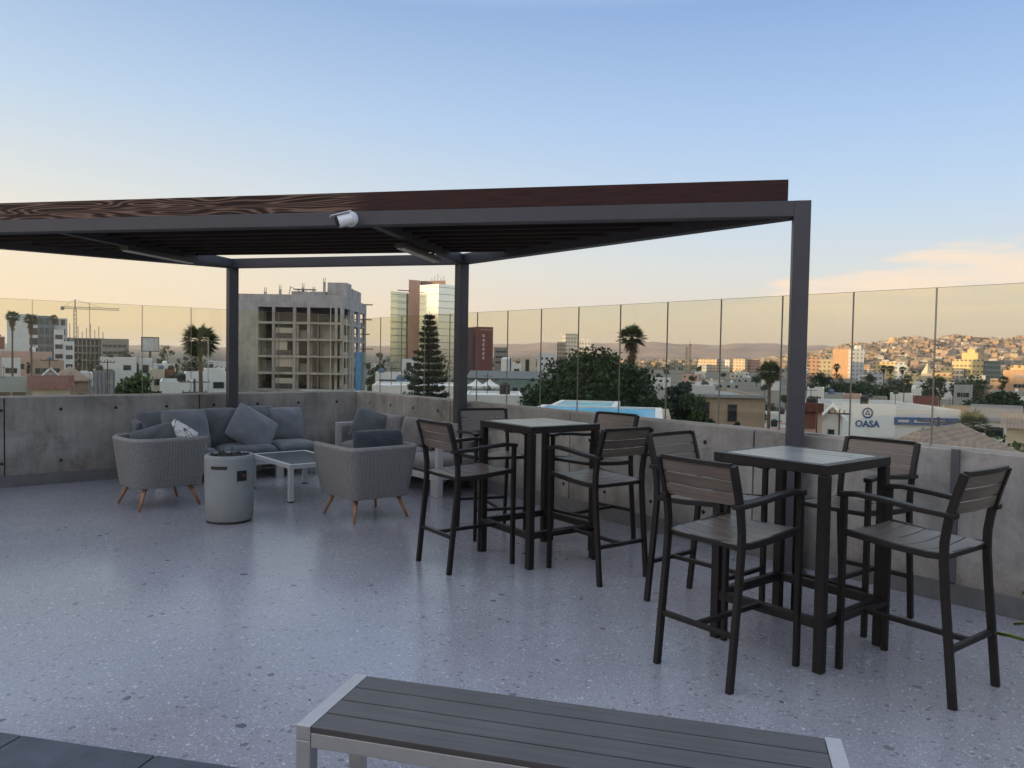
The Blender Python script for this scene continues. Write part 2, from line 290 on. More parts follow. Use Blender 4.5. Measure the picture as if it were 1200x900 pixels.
def m_facade(name, wall, win, bw, bh, wy=0.5, wx=0.7, rough=0.7, gl=False):
    """rows of far-off windows; local X along the front, Z up"""
    m, nt, b, L = newmat(name)
    tc = nd(nt, 'ShaderNodeTexCoord'); sp = nd(nt, 'ShaderNodeSeparateXYZ'); L(tc.outputs['Object'], sp.inputs[0])
    sx = nd(nt, 'ShaderNodeMath', operation='ADD'); L(sp.outputs[0], sx.inputs[0]); L(sp.outputs[1], sx.inputs[1])
    def cell(src, p, frac):
        d = nd(nt, 'ShaderNodeMath', operation='DIVIDE'); L(src, d.inputs[0]); d.inputs[1].default_value = p
        f = nd(nt, 'ShaderNodeMath', operation='FRACT'); L(d.outputs[0], f.inputs[0])
        g = nd(nt, 'ShaderNodeMath', operation='LESS_THAN'); L(f.outputs[0], g.inputs[0]); g.inputs[1].default_value = frac; return g.outputs[0]
    mu = nd(nt, 'ShaderNodeMath', operation='MULTIPLY'); L(cell(sx.outputs[0], bw, wx), mu.inputs[0]); L(cell(sp.outputs[2], bh, wy), mu.inputs[1])
    ge = nd(nt, 'ShaderNodeNewGeometry'); sn = nd(nt, 'ShaderNodeSeparateXYZ'); L(ge.outputs['Normal'], sn.inputs[0])
    ab = nd(nt, 'ShaderNodeMath', operation='LESS_THAN'); L(sn.outputs[2], ab.inputs[0]); ab.inputs[1].default_value = 0.5
    m2 = nd(nt, 'ShaderNodeMath', operation='MULTIPLY'); L(mu.outputs[0], m2.inputs[0]); L(ab.outputs[0], m2.inputs[1])
    no = nd(nt, 'ShaderNodeTexNoise', i_Scale=0.25, i_Detail=5.0); L(tc.outputs['Object'], no.inputs[0])
    rp = ramp(nt, [(0.3, [c * 0.85 for c in wall]), (0.7, [min(1, c * 1.12) for c in wall])]); L(no.outputs[0], rp.inputs[0])
    mx = nd(nt, 'ShaderNodeMix', data_type='RGBA'); L(m2.outputs[0], mx.inputs[0]); L(rp.outputs[0], mx.inputs[6]); mx.inputs[7].default_value = tuple(win) + (1,)
    L(mx.outputs[2], b.inputs['Base Color'])
    r = nd(nt, 'ShaderNodeMapRange', i_3=rough, i_4=0.12); L(m2.outputs[0], r.inputs[0]); L(r.outputs[0], b.inputs['Roughness'])
    if gl: L(m2.outputs[0], b.inputs['Metallic'])
    return m

def m_streaked(name, c0, c1, c2):
    # raw wall with formwork lifts, runs and patches
    m, nt, b, L = newmat(name); tc = nd(nt, 'ShaderNodeTexCoord'); mp = nd(nt, 'ShaderNodeMapping'); mp.inputs['Scale'].default_value = (1.1, 1.1, 0.12); L(tc.outputs['Object'], mp.inputs[0])
    n1 = nd(nt, 'ShaderNodeTexNoise', i_Scale=1.0, i_Detail=7.0, i_Roughness=0.7); L(mp.outputs[0], n1.inputs[0])
    n2 = nd(nt, 'ShaderNodeTexNoise', i_Scale=0.45, i_Detail=6.0, i_Roughness=0.65); L(tc.outputs['Object'], n2.inputs[0])
    a = nd(nt, 'ShaderNodeMath', operation='ADD'); L(n1.outputs[0], a.inputs[0]); L(n2.outputs[0], a.inputs[1]); h = nd(nt, 'ShaderNodeMath', operation='MULTIPLY'); L(a.outputs[0], h.inputs[0]); h.inputs[1].default_value = 0.5
    rp = ramp(nt, [(0.34, c0), (0.5, c1), (0.66, c2)]); L(h.outputs[0], rp.inputs[0])
    br = nd(nt, 'ShaderNodeTexBrick', i_Scale=1.0); br.inputs['Color1'].default_value = (1, 1, 1, 1); br.inputs['Color2'].default_value = (0.86, 0.86, 0.86, 1); br.inputs['Mortar'].default_value = (0.7, 0.7, 0.7, 1); br.inputs['Mortar Size'].default_value = 0.02; br.inputs['Brick Width'].default_value = 1.2; br.inputs['Row Height'].default_value = 2.4
    sw = nd(nt, 'ShaderNodeSeparateXYZ'); L(tc.outputs['Object'], sw.inputs[0]); ax = nd(nt, 'ShaderNodeMath', operation='ADD'); L(sw.outputs[0], ax.inputs[0]); L(sw.outputs[1], ax.inputs[1])
    cb = nd(nt, 'ShaderNodeCombineXYZ'); L(ax.outputs[0], cb.inputs[0]); L(sw.outputs[2], cb.inputs[1]); L(cb.outputs[0], br.inputs[0])
    mm = nd(nt, 'ShaderNodeMix', data_type='RGBA', blend_type='MULTIPLY'); mm.inputs[0].default_value = 1; L(rp.outputs[0], mm.inputs[6]); L(br.outputs[0], mm.inputs[7]); L(mm.outputs[2], b.inputs['Base Color']); b.inputs['Roughness'].default_value = 0.9
    return m

def m_tiles(name, c0, c1):
    m, nt, b, L = newmat(name)
    tc = nd(nt, 'ShaderNodeTexCoord')
    w = nd(nt, 'ShaderNodeTexWave', i_Scale=1.1, i_Distortion=1.2, bands_direction='X'); L(tc.outputs['Object'], w.inputs[0])
    w2 = nd(nt, 'ShaderNodeTexWave', i_Scale=0.9, i_Distortion=1.0, bands_direction='Y'); L(tc.outputs['Object'], w2.inputs[0])
    n = nd(nt, 'ShaderNodeTexNoise', i_Scale=0.9, i_Detail=8.0, i_Roughness=0.75); L(tc.outputs['Object'], n.inputs[0])
    a = nd(nt, 'ShaderNodeMath', operation='MULTIPLY_ADD'); L(w.outputs['Fac'], a.inputs[0]); a.inputs[1].default_value = 0.16; L(n.outputs[0], a.inputs[2])
    a2 = nd(nt, 'ShaderNodeMath', operation='MULTIPLY_ADD'); L(w2.outputs['Fac'], a2.inputs[0]); a2.inputs[1].default_value = 0.16; L(a.outputs[0], a2.inputs[2])
    rp = ramp(nt, [(0.4, c0), (0.95, c1)]); L(a2.outputs[0], rp.inputs[0]); L(rp.outputs[0], b.inputs['Base Color']); b.inputs['Roughness'].default_value = 0.85
    bp = nd(nt, 'ShaderNodeBump', i_Strength=0.8, i_Distance=0.08); L(a2.outputs[0], bp.inputs['Height']); L(bp.outputs[0], b.inputs['Normal'])
    return m

def m_ground():
    m, nt, b, L = newmat('town_ground')
    tc = nd(nt, 'ShaderNodeTexCoord'); co = tc.outputs['Object']
    n1 = nd(nt, 'ShaderNodeTexNoise', i_Scale=0.012, i_Detail=9.0, i_Roughness=0.7); L(co, n1.inputs[0])
    r1 = ramp(nt, [(0.30, (0.055, 0.062, 0.040)), (0.45, (0.14, 0.13, 0.115)), (0.58, (0.20, 0.17, 0.14)), (0.75, (0.11, 0.11, 0.11))]); L(n1.outputs[0], r1.inputs[0])
    # dry hills: brown, scrub in the folds
    n2 = nd(nt, 'ShaderNodeTexNoise', i_Scale=0.0016, i_Detail=10.0, i_Roughness=0.68, i_Distortion=0.5); L(co, n2.inputs[0])
    r2 = ramp(nt, [(0.32, (0.17, 0.115, 0.088)), (0.5, (0.30, 0.20, 0.145)), (0.7, (0.38, 0.26, 0.185))]); L(n2.outputs[0], r2.inputs[0])
    sp = nd(nt, 'ShaderNodeSeparateXYZ'); L(co, sp.inputs[0])
    mr = nd(nt, 'ShaderNodeMapRange', i_1=-12.5, i_2=4.0); L(sp.outputs[2], mr.inputs[0])
    mx = nd(nt, 'ShaderNodeMix', data_type='RGBA'); L(mr.outputs[0], mx.inputs[0]); L(r1.outputs[0], mx.inputs[6]); L(r2.outputs[0], mx.inputs[7])
    L(mx.outputs[2], b.inputs['Base Color']); b.inputs['Roughness'].default_value = 0.95; b.inputs['Specular IOR Level'].default_value = 0.1
    return m

STEEL = mat('grey_steel', (0.060, 0.061, 0.070), 0.48, 0.1, 0.10, 4.0, spec=0.3)
DARK = mat('dark_frame_paint', (0.0125, 0.0108, 0.0100), 0.42, 0.0, 0.25, 6.0, 0.05, 300, spec=0.24)
ALU = mat('brushed_aluminium', (0.42, 0.41, 0.40), 0.42, 0.6, 0.06, 20.0)
WHITE_ALU = mat('pale_aluminium', (0.46, 0.46, 0.46), 0.45, 0.25, 0.05, 8.0)
SLAT = m_planks('grey_brown_slat', (0.072, 0.056, 0.043), (0.140, 0.110, 0.086), 0.34)
SLATY = m_planks('table_plank', (0.075, 0.075, 0.075), (0.235, 0.23, 0.222), 0.28, 'Y', 34.0, isl=0.6)
BENCHP = m_planks('bench_plank', (0.050, 0.045, 0.043), (0.078, 0.070, 0.066), 0.46)
GRAIN = m_grain('stained_pine')
JOIST = m_planks('dark_pine_joist', (0.012, 0.0065, 0.0055), (0.026, 0.014, 0.011), 0.8)
WICKER = m_wicker()
OAK = m_planks('orange_oak', (0.20, 0.095, 0.045), (0.33, 0.17, 0.085), 0.45)
FAB_GREY = m_fabric('grey_cushion_fabric', (0.110, 0.116, 0.125))
FAB_DARK = m_fabric('charcoal_cushion_fabric', (0.040, 0.044, 0.054))
FAB_MID = m_fabric('slate_pillow_fabric', (0.165, 0.172, 0.188))
FAB_WARM = m_fabric('warm_grey_fabric', (0.165, 0.150, 0.150))
CONC = m_concrete('cast_concrete', (0.185, 0.177, 0.166), (0.385, 0.368, 0.343))
SKIRT = mat('grey_skirting', (0.115, 0.113, 0.112), 0.7, 0, 0.25, 5.0, 0.2, 60)
FPIT = mat('fire_pit_cement', (0.205, 0.212, 0.208), 0.75, 0, 0.10, 5.0, 0.15, 90)
BLACK = mat('black_plastic', (0.008, 0.008, 0.009), 0.4)
LAVA = mat('lava_rock', (0.022, 0.020, 0.022), 0.9, 0, 0.5, 30, 0.5, 60)
WHITEP = mat('white_plastic', (0.75, 0.76, 0.78), 0.35)
GLASS = m_glass('balustrade_glass', (0.928, 0.922, 0.848))
GEDGE = mat('glass_edge', (0.21, 0.20, 0.17), 0.3)
PAVER = mat('slate_paver', (0.036, 0.045, 0.056), 0.6, 0, 0.3, 6.0, 0.3, 40)
TERR = m_terrazzo()
GROUND = m_ground()
PANE = mat('window_pane', (0.022, 0.028, 0.036), 0.12)
WFRAME = mat('window_frame', (0.30, 0.30, 0.31), 0.5)
ROOFG = mat('flat_roof', (0.30, 0.30, 0.30), 0.85, 0, 0.2, 0.6)
LEAF_FICUS = m_leaf('ficus_leaf', (0.007, 0.020, 0.008), (0.032, 0.062, 0.022), 0.45)
LEAF_MID = m_leaf('garden_leaf', (0.016, 0.036, 0.012), (0.070, 0.105, 0.035), 0.4)
LEAF_OLIVE = m_leaf('dusty_leaf', (0.028, 0.042, 0.022), (0.085, 0.100, 0.050), 0.4)
LEAF_PINE = m_leaf('pine_needle', (0.012, 0.026, 0.020), (0.040, 0.060, 0.040), 0.6)
LEAF_PALM = m_leaf('palm_frond', (0.022, 0.045, 0.018), (0.085, 0.110, 0.045), 0.5)
DEAD = m_leaf('dead_frond', (0.080, 0.055, 0.032), (0.185, 0.130, 0.080), 0.8)
LEAF_AGAVE = m_leaf('strap_leaf', (0.110, 0.160, 0.022), (0.230, 0.280, 0.050), 3.0)
BARK = mat('bark', (0.105, 0.080, 0.060), 0.9, 0, 0.35, 5.0, 0.5, 20)

# ------------------------------------------------------------------ mesh builder
class MB:
    def __init__(s): s.v = []; s.f = []; s.m = []; s.uv = {}
    def add(s, vs, fs, mi=0):
        o = len(s.v); s.v += [tuple(v) for v in vs]
        for f in fs: s.f.append(tuple(i + o for i in f)); s.m.append(mi)
    def box(s, c, size, rot=None, mi=0):
        x, y, z = (d / 2 for d in size)
        vs = [Vector((a, b, e)) for e in (-z, z) for b in (-y, y) for a in (-x, x)]
        if rot is not None: vs = [rot @ v for v in vs]
        c = Vector(c); s.add([v + c for v in vs], [(0, 2, 3, 1), (4, 5, 7, 6), (0, 1, 5, 4), (1, 3, 7, 5), (3, 2, 6, 7), (2, 0, 4, 6)], mi)
    def b2(s, p0, p1, mi=0):
        s.box([(a + b) / 2 for a, b in zip(p0, p1)], [abs(b - a) for a, b in zip(p0, p1)], None, mi)
    def bar(s, p0, p1, w, h, mi=0, up=(0, 0, 1)):
        p0, p1 = Vector(p0), Vector(p1); d = p1 - p0; L = d.length; d.normalize()
        x = d.cross(Vector(up))
        if x.length < 1e-4: x = d.cross(Vector((0, 1, 0)))
        x.normalize(); z = x.cross(d)
        s.box((p0 + p1) / 2, (w, L, h), Matrix((x, d, z)).transposed(), mi)
    def sweep(s, pts, w, h, mi=0, side=(1, 0, 0)):
        """rectangular tube along a path lying in a plane whose normal is `side`"""
        pts = [Vector(p) for p in pts]; sd = Vector(side).normalized(); n = len(pts); rings = []
        for i, p in enumerate(pts):
            a = (pts[i] - pts[i - 1]).normalized() if i else (pts[1] - pts[0]).normalized()
            b = (pts[i + 1] - pts[i]).normalized() if i < n - 1 else a
            t = (a + b).normalized(); nn = sd.cross(t).normalized()
            rings.append([p + sd * (w / 2) * sx + nn * (h / 2) * sy for sx, sy in ((-1, -1), (1, -1), (1, 1), (-1, 1))])
        vs = [v for r in rings for v in r]; fs = []
        for i in range(n - 1):
            for k in range(4): fs.append((i * 4 + k, i * 4 + (k + 1) % 4, (i + 1) * 4 + (k + 1) % 4, (i + 1) * 4 + k))
        fs += [(3, 2, 1, 0), tuple((n - 1) * 4 + k for k in range(4))]
        s.add(vs, fs, mi)
    def tube(s, pts, rs, n=8, mi=0, cap=True):
        pts = [Vector(p) for p in pts]
        if not hasattr(rs, '__len__'): rs = [rs] * len(pts)
        vs = []; fs = []
        for i, p in enumerate(pts):
            t = (pts[min(i + 1, len(pts) - 1)] - pts[max(i - 1, 0)]).normalized()
            a = t.orthogonal().normalized() if abs(t.z) < 0.98 else Vector((1, 0, 0)).cross(t).normalized()
            if abs(t.z) < 0.98: a = t.cross(Vector((0, 0, 1))).normalized()
            b = t.cross(a)
            vs += [p + (a * math.cos(2 * math.pi * k / n) + b * math.sin(2 * math.pi * k / n)) * rs[i] for k in range(n)]
        for i in range(len(pts) - 1):
            for k in range(n): fs.append((i * n + k, i * n + (k + 1) % n, (i + 1) * n + (k + 1) % n, (i + 1) * n + k))
        if cap: fs += [tuple(range(n - 1, -1, -1)), tuple((len(pts) - 1) * n + k for k in range(n))]
        s.add(vs, fs, mi)
    def lathe(s, prof, c=(0, 0, 0), n=40, mi=0):
        vs = []; fs = []
        for r, z in prof: vs += [(c[0] + r * math.cos(2 * math.pi * k / n), c[1] + r * math.sin(2 * math.pi * k / n), c[2] + z) for k in range(n)]
        for i in range(len(prof) - 1):
            for k in range(n): fs.append((i * n + k, i * n + (k + 1) % n, (i + 1) * n + (k + 1) % n, (i + 1) * n + k))
        s.add(vs, fs, mi)
    def prism(s, poly, z0, z1, mi=0):
        n = len(poly)
        s.add([(x, y, z0) for x, y in poly] + [(x, y, z1) for x, y in poly],
              [tuple(range(n - 1, -1, -1)), tuple(range(n, 2 * n))] + [(i, (i + 1) % n, n + (i + 1) % n, n + i) for i in range(n)], mi)
    def build(s, name, mats, parent=None, bevel=0, smooth=False, seg=2, fix=True):
        me = bpy.data.meshes.new(name); me.from_pydata(s.v, [], s.f)
        if not isinstance(mats, (list, tuple)): mats = [mats]
        for m in mats: me.materials.append(m)
        if len(mats) > 1: me.polygons.foreach_set('material_index', s.m)
        if fix or bevel:
            bm = bmesh.new(); bm.from_mesh(me)
            if fix: bmesh.ops.recalc_face_normals(bm, faces=bm.faces)
            if bevel:
                es = [e for e in bm.edges if len(e.link_faces) == 2 and e.calc_face_angle(0) > 0.6]
                bmesh.ops.bevel(bm, geom=es, offset=bevel, segments=seg, profile=0.6, affect='EDGES', clamp_overlap=True)
            bm.to_mesh(me); bm.free()
        if smooth: me.polygons.foreach_set('use_smooth', [True] * len(me.polygons))
        o = bpy.data.objects.new(name, me); col.objects.link(o)
        if parent is not None: o.parent = parent
        return o
def npmesh(name, v, f, mats, parent=None, mi=None):
    me = bpy.data.meshes.new(name); me.from_pydata(v.tolist(), [], f.tolist())
    for m in (mats if isinstance(mats, (list, tuple)) else [mats]): me.materials.append(m)
    if mi is not None: me.polygons.foreach_set('material_index', mi)
    o = bpy.data.objects.new(name, me); col.objects.link(o)
    if parent is not None: o.parent = parent
    return o
def tag(o, label, cat, group=None):
    o['label'] = label; o['category'] = cat
    if group: o['group'] = group
    return o
def thing(name, label, cat, loc=(0, 0, 0), rz=0.0, group=None):
    o = bpy.data.objects.new(name, None); o.empty_display_size = 0.2; col.objects.link(o)
    o.location = loc; o.rotation_euler = (0, 0, rz); return tag(o, label, cat, group)
def struct(o, kind='structure'): o['kind'] = kind; return o
def dup(root, loc, rz, label, group=None):
    def cp(o, par):
        c = o.copy(); col.objects.link(c)
        if par is not None:
            c.parent = par; c.matrix_parent_inverse = o.matrix_parent_inverse.copy()
        for ch in KIDS.get(o, []): cp(ch, c)
        return c
    KIDS = {}
    for o in list(root.children_recursive): KIDS.setdefault(o.parent, []).append(o)
    r = cp(root, None); r.location = loc; r.rotation_euler = (0, 0, rz); r['label'] = label
    if group: r['group'] = group
    return r

def cushion(w, d, h, puff=0.35, wr=0.006, n=18, seed=0):
    """stuffed rectangular cushion, centred at the origin: crisp seams, swollen faces"""
    rg = np.random.default_rng(seed + 11)
    mb = MB(); idx = {}; vs = []
    ph = rg.uniform(0, 6.28, 8)
    def P(u, v, sg):
        e = 0.10
        ex = (1 - abs(u) ** 6) ; ey = (1 - abs(v) ** 6)
        edge = max(0.0, ex * ey) ** 0.45
        bulge = (1 - u * u) * (1 - v * v)
        z = sg * h / 2 * ((1 - puff) * edge + puff * bulge)
        pin = 1 - 0.04 * (u * u * v * v)
        x = u * w / 2 * pin; y = v * d / 2 * pin
        z += wr * edge * (math.sin(5 * u + ph[0] + 3 * v) * math.sin(4 * v + ph[1]) + 0.6 * math.sin(9 * u * v + ph[2] + 4 * u))
        return (x, y, z)
    for sg in (1, -1):
        for i in range(n + 1):
            for j in range(n + 1):
                u = math.sin((i / n - 0.5) * math.pi); v = math.sin((j / n - 0.5) * math.pi)
                bd = i in (0, n) or j in (0, n)
                k = (i, j, 1 if bd else sg)
                if k in idx: continue
                p = P(u, v, sg) if not bd else (P(u, v, sg)[0], P(u, v, sg)[1], 0)
                idx[k] = len(vs); vs.append(p)
    fs = []
    def g(i, j, sg):
        return idx[(i, j, 1 if (i in (0, n) or j in (0, n)) else sg)]
    for sg in (1, -1):
        for i in range(n):
            for j in range(n):
                q = (g(i, j, sg), g(i + 1, j, sg), g(i + 1, j + 1, sg), g(i, j + 1, sg)); fs.append(q if sg > 0 else q[::-1])
    mb.add(vs, fs); return mb
def put(o, loc, rot=(0, 0, 0)): o.location = loc; o.rotation_euler = rot; return o
# ================================================================== THE SETTING
WX, WY, WH = 5.47, 10.334, 1.0125        # inner faces of the two parapet walls, their height

def terrain(h, D):
    """height of the land at heading h (deg) and distance D"""
    def sm(a, b, x):
        t = np.clip((x - a) / (b - a), 0, 1); return t * t * (3 - 2 * t)
    # dry hills on the skyline
    prof = np.interp(h, [-60, -20, 0, 22, 30, 36, 42, 48, 55, 60, 66, 75, 90, 110], [0.2, 0.3, 0.25, 0.32, 0.55, 0.75, 0.92, 0.98, 1.0, 0.96, 0.80, 0.7, 0.8, 0.6])
    und = 1 + 0.05 * np.sin(h * 0.9 + 1) + 0.03 * np.sin(h * 2.3) + 0.015 * np.sin(h * 6.1)
    far = 150 * prof * und * sm(3600, 7600, D)
    fold = 16 * np.sin(D / 330 + h * 0.55) * np.sin(h * 1.1 + D / 900) * sm(3800, 5200, D) * (1 - sm(6600, 7600, D))
    # the hillside covered in houses
    g = np.interp(h, [40, 56, 60, 63, 66, 69, 73, 78, 90, 110], [0, 0.10, 0.42, 0.74, 0.95, 1.0, 0.96, 1.0, 0.9, 0.5])
    hill = 75 * g * sm(900, 2300, D) * (1 - 0.85 * sm(2700, 4000, D)) * (1 + 0.05 * np.sin(h * 1.9 + D / 260) + 0.04 * np.sin(D / 140 + h * 3))
    return GZ + far + fold + hill
def tz(x, y):
    return float(terrain(np.array(math.degrees(math.atan2(x, y))), np.array(math.hypot(x, y))))
hs = np.linspace(-60, 140, 401); ds = np.concatenate([[0.5, 30, 80], np.geomspace(120, 24000, 90)])
H, Dd = np.meshgrid(hs, ds, indexing='ij'); Z = terrain(H, Dd)
V = np.stack([Dd * np.sin(np.radians(H)), Dd * np.cos(np.radians(H)), Z], -1).reshape(-1, 3)
nh, ndd = H.shape
I = np.arange(nh * ndd).reshape(nh, ndd)
F = np.stack([I[:-1, :-1], I[:-1, 1:], I[1:, 1:], I[1:, :-1]], -1).reshape(-1, 4)[:, ::-1]
gr = npmesh('ground', V, F, GROUND); gr.data.polygons.foreach_set('use_smooth', [True] * len(gr.data.polygons)); struct(gr)
# unseen long hill, added to keep the low sun off terrace and near town
mb = MB(); bvec = Vector((math.sin(SUN_HEAD), math.cos(SUN_HEAD), 0)); svec = Vector((-bvec.y, bvec.x, 0))
nx_, ny_ = 60, 12; vs = []; fs = []
for i in range(nx_ + 1):
    for j in range(ny_ + 1):
        a = -1500 + 2400 * i / nx_; t = j / ny_ * 2 - 1
        hgt = 66 * (1 - t * t) * min(1, (1 - abs(2 * i / nx_ - 1)) * 7) * (1 + 0.05 * math.sin(a / 90) + 0.04 * math.sin(a / 37))
        p = bvec * (470 + t * 170) + svec * a; vs.append((p.x, p.y, GZ - 0.5 + hgt))
for i in range(nx_):
    for j in range(ny_): fs.append((i * (ny_ + 1) + j, i * (ny_ + 1) + j + 1, (i + 1) * (ny_ + 1) + j + 1, (i + 1) * (ny_ + 1) + j))
mb.add(vs, fs); struct(mb.build('hill', GROUND, smooth=True))

mb = MB(); mb.b2((-14, -9, -12.6), (WX + 0.22, WY + 0.22, 0)); struct(mb.build('terrace_floor', TERR))
# slate pavers in the near corner, laid along the diagonal, 4 mm above the terrazzo
dg = Vector((-0.617, 0.787, 0)); dn = Vector((0.787, 0.617, 0))        # along the diagonal / across it towards the corner
edge = Vector((0.37, 3.73, 0))
mb = MB()
for i in range(-9, 4):
    for j in range(4):
        c = edge + dg * (i * 0.62 + 0.20) - dn * (0.20 + j * 0.405)
        mb.box((c.x, c.y, 0.004), (0.612, 0.397, 0.012), Matrix((dg, -dn, Vector((0, 0, 1)))).transposed())
struct(mb.build('paving', PAVER, bevel=0.0015, seg=1))

# ---- parapet walls
def wall(name, label, axis, breaks, inner, lo_hi):
    root = thing(name, label, 'wall')
    mb = MB(); T = 0.22
    def bx(a, b, z0, z1, i0, i1, mi=0, m=None):
        m = m or mb
        if axis == 'X': m.b2((a, inner + i0, z0), (b, inner + i1, z1), mi)
        else: m.b2((inner + i0, a, z0), (inner + i1, b, z1), mi)
    for a, b in zip(breaks[:-1], breaks[1:]): bx(a + 0.006, b - 0.006, 0, WH, 0, T)
    mb.build('cast_wall', CONC, root, bevel=0.006)
    mb = MB(); bx(breaks[0], breaks[-1], 0, WH - 0.03, 0.03, T - 0.03); mb.build('joint_filler', BLACK, root)
    mb = MB(); bx(breaks[0] + 0.01, breaks[-1] - (0.012 if axis == 'Y' else 0.22), 0.0, 0.135, -0.012, -0.001); mb.build('skirting', SKIRT, root, bevel=0.003)
    hole = None
    for z in (0.27, 0.87):
        a = breaks[0] + 0.3
        while a < breaks[-1] - 0.4:
            if axis == 'Y' and a < 3.4: a += 0.585; continue
            mb = MB()
            p = (a, inner, z) if axis == 'X' else (inner, a, z); d = Vector((0, -1, 0)) if axis == 'X' else Vector((-1, 0, 0))
            if hole is None:
                mb.tube([Vector((0, 0, 0)) - d * 0.02, d * 0.0025], [0.017, 0.019], 12); hole = mb.build('tie_hole', BLACK, root); hole.location = p
            else:
                h2 = hole.copy(); col.objects.link(h2); h2.parent = root; h2.location = p
            a += 0.585
    return root
wl = wall('concrete_wall', 'grey cast concrete parapet wall running behind the long charcoal sofa on the left', 'X', [-7.43, -5.3, -3.17, -1.04, 1.09, 3.22, WX + 0.22], WY, None)
wr_ = wall('concrete_wall', 'warm grey cast concrete parapet wall running beside the two bar tables on the right', 'Y', [-5.0, -2.85, -0.7, 1.45, 3.6, 5.75, 7.9, WY - 0.002], WX, None)
# capping strip and glass
def glass(axis, a0, a1, inner, top):
    mb = MB(); g = 0.0022; t = 0.0045
    def bx(m, lo, hi, z0, z1, d0, d1, mi=0):
        if axis == 'X': m.b2((lo, inner + d0, z0), (hi, inner + d1, z1), mi)
        else: m.b2((inner + d0, lo, z0), (inner + d1, hi, z1), mi)
    w = a1 - a0
    root = thing('glass_panel', 'clear frameless glass balustrade panel standing edge to edge with others on the concrete wall', 'glass panel', (0, 0, 0), 0, 'glass balustrade panels on the concrete walls')
    c = (a0 + a1) / 2
    root.location = (c, inner + 0.06, WH) if axis == 'X' else (inner + 0.06, c, WH)
    def loc(m, lo, hi, z0, z1, d0, d1):
        if axis == 'X': m.b2((lo, d0, z0), (hi, d1, z1))
        else: m.b2((d0, lo, z0), (d1, hi, z1))
    m = MB(); loc(m, -w / 2 + g + 0.002, w / 2 - g - 0.002, 0.004, top - WH - 0.002, -t, t); m.build('pane', GLASS, root)
    m = MB(); loc(m, -w / 2 + g, -w / 2 + g + 0.002, 0.004, top - WH, -t, t); loc(m, w / 2 - g - 0.002, w / 2 - g, 0.004, top - WH, -t, t)
    loc(m, -w / 2 + g + 0.002, w / 2 - g - 0.002, top - WH - 0.002, top - WH, -t, t); m.build('polished_edge', GEDGE, root)
    m = MB(); loc(m, -w / 2 + g, w / 2 - g, 0.0005, 0.018, -0.02, -t - 0.0005); loc(m, -w / 2 + g, w / 2 - g, 0.0005, 0.018, t + 0.0005, 0.02); m.build('base_channel', ALU, root)
yy = WY - 0.02
while yy > -1.5:
    glass('Y', yy - 0.575, yy, WX, 2.09); yy -= 0.575
xx = WX - 0.0
while xx > -4.0:
    glass('X', xx - 0.585, xx, WY, 2.13); xx -= 0.585
# grey flat bar fixed upright on the right-hand wall
mb = MB(); mb.b2((WX - 0.022, 2.055, 0.14), (WX - 0.001, 2.105, 1.02)); tag(mb.build('flat_bar', mat('bar_grey', (0.09, 0.09, 0.095), 0.6, 0.2), bevel=0.002), 'narrow grey flat bar fixed upright to the concrete wall behind the right-hand bar stool', 'metal bar')

# ---- pergola
PA, PB, PC, PD = Vector((3.55, 10.08, 0)), Vector((5.35, 7.52, 0)), Vector((5.35, 3.17, 0)), Vector((-0.15, 10.08, 0))
PT, PH = 2.765, 0.115
root = thing('pergola', 'large corner pergola with grey steel frame and dark stained wooden joists over the lounge', 'pergola')
def beam(a, b, name='beam', w=0.12, top=PT, h=PH, m=STEEL, ext=0.0):
    mb = MB(); a, b = Vector((a.x, a.y, top - h / 2)), Vector((b.x, b.y, top - h / 2)); d = (b - a).normalized()
    L = (b - a).length; mid = (a + b) / 2
    mb.box((0, 0, 0), (L, w, h)); o = mb.build(name, m, root, bevel=0.004)
    o.location = mid; o.rotation_euler = (0, 0, math.atan2(d.y, d.x)); return o
ddc = (PD - PC).normalized()
beam(PC + ddc * 0.0605, PD)
beam(PA + (PA - PB).normalized() * 0.0, PB, top=PT - 0.002)
beam(PB + Vector((0, 0.058, 0)), PC + Vector((0, 0.085, 0)), top=PT - 0.004)
beam(PA + Vector((0.058, 0, 0)), PD, top=PT - 0.004)
nn = Vector((0.787, 0.617, 0))
def toCD(p):  # foot of p on CD, moving against nn
    n2 = Vector((-ddc.y, ddc.x, 0)); t = (PC - p).dot(n2) / (-nn).dot(n2); return p - nn * t
for P_ in (PA, PB): beam(toCD(P_) + nn * 0.06, P_ - nn * 0.06, top=PT - 0.006, w=0.08, h=0.105)
for P_ in (PA, PB, PC, PD):
    mb = MB(); mb.b2((-0.06, -0.06, 0.0), (0.06, 0.06, PT + 0.001 if P_ is PC else PT - 0.118))
    o = mb.build('post', STEEL, root, bevel=0.004); o.location = P_
    if P_ is PC: o.rotation_euler = (0, 0, math.atan2(ddc.y, ddc.x))
    pl = MB(); pl.b2((-0.10, -0.10, 0.001), (0.10, 0.10, 0.011))
    for sx in (-1, 1):
        for sy in (-1, 1): pl.lathe([(0.0, 0.024), (0.009, 0.024), (0.009, 0.0105)], (sx * 0.08, sy * 0.08, 0), 6)
    pl.build('base_plate', STEEL, o)
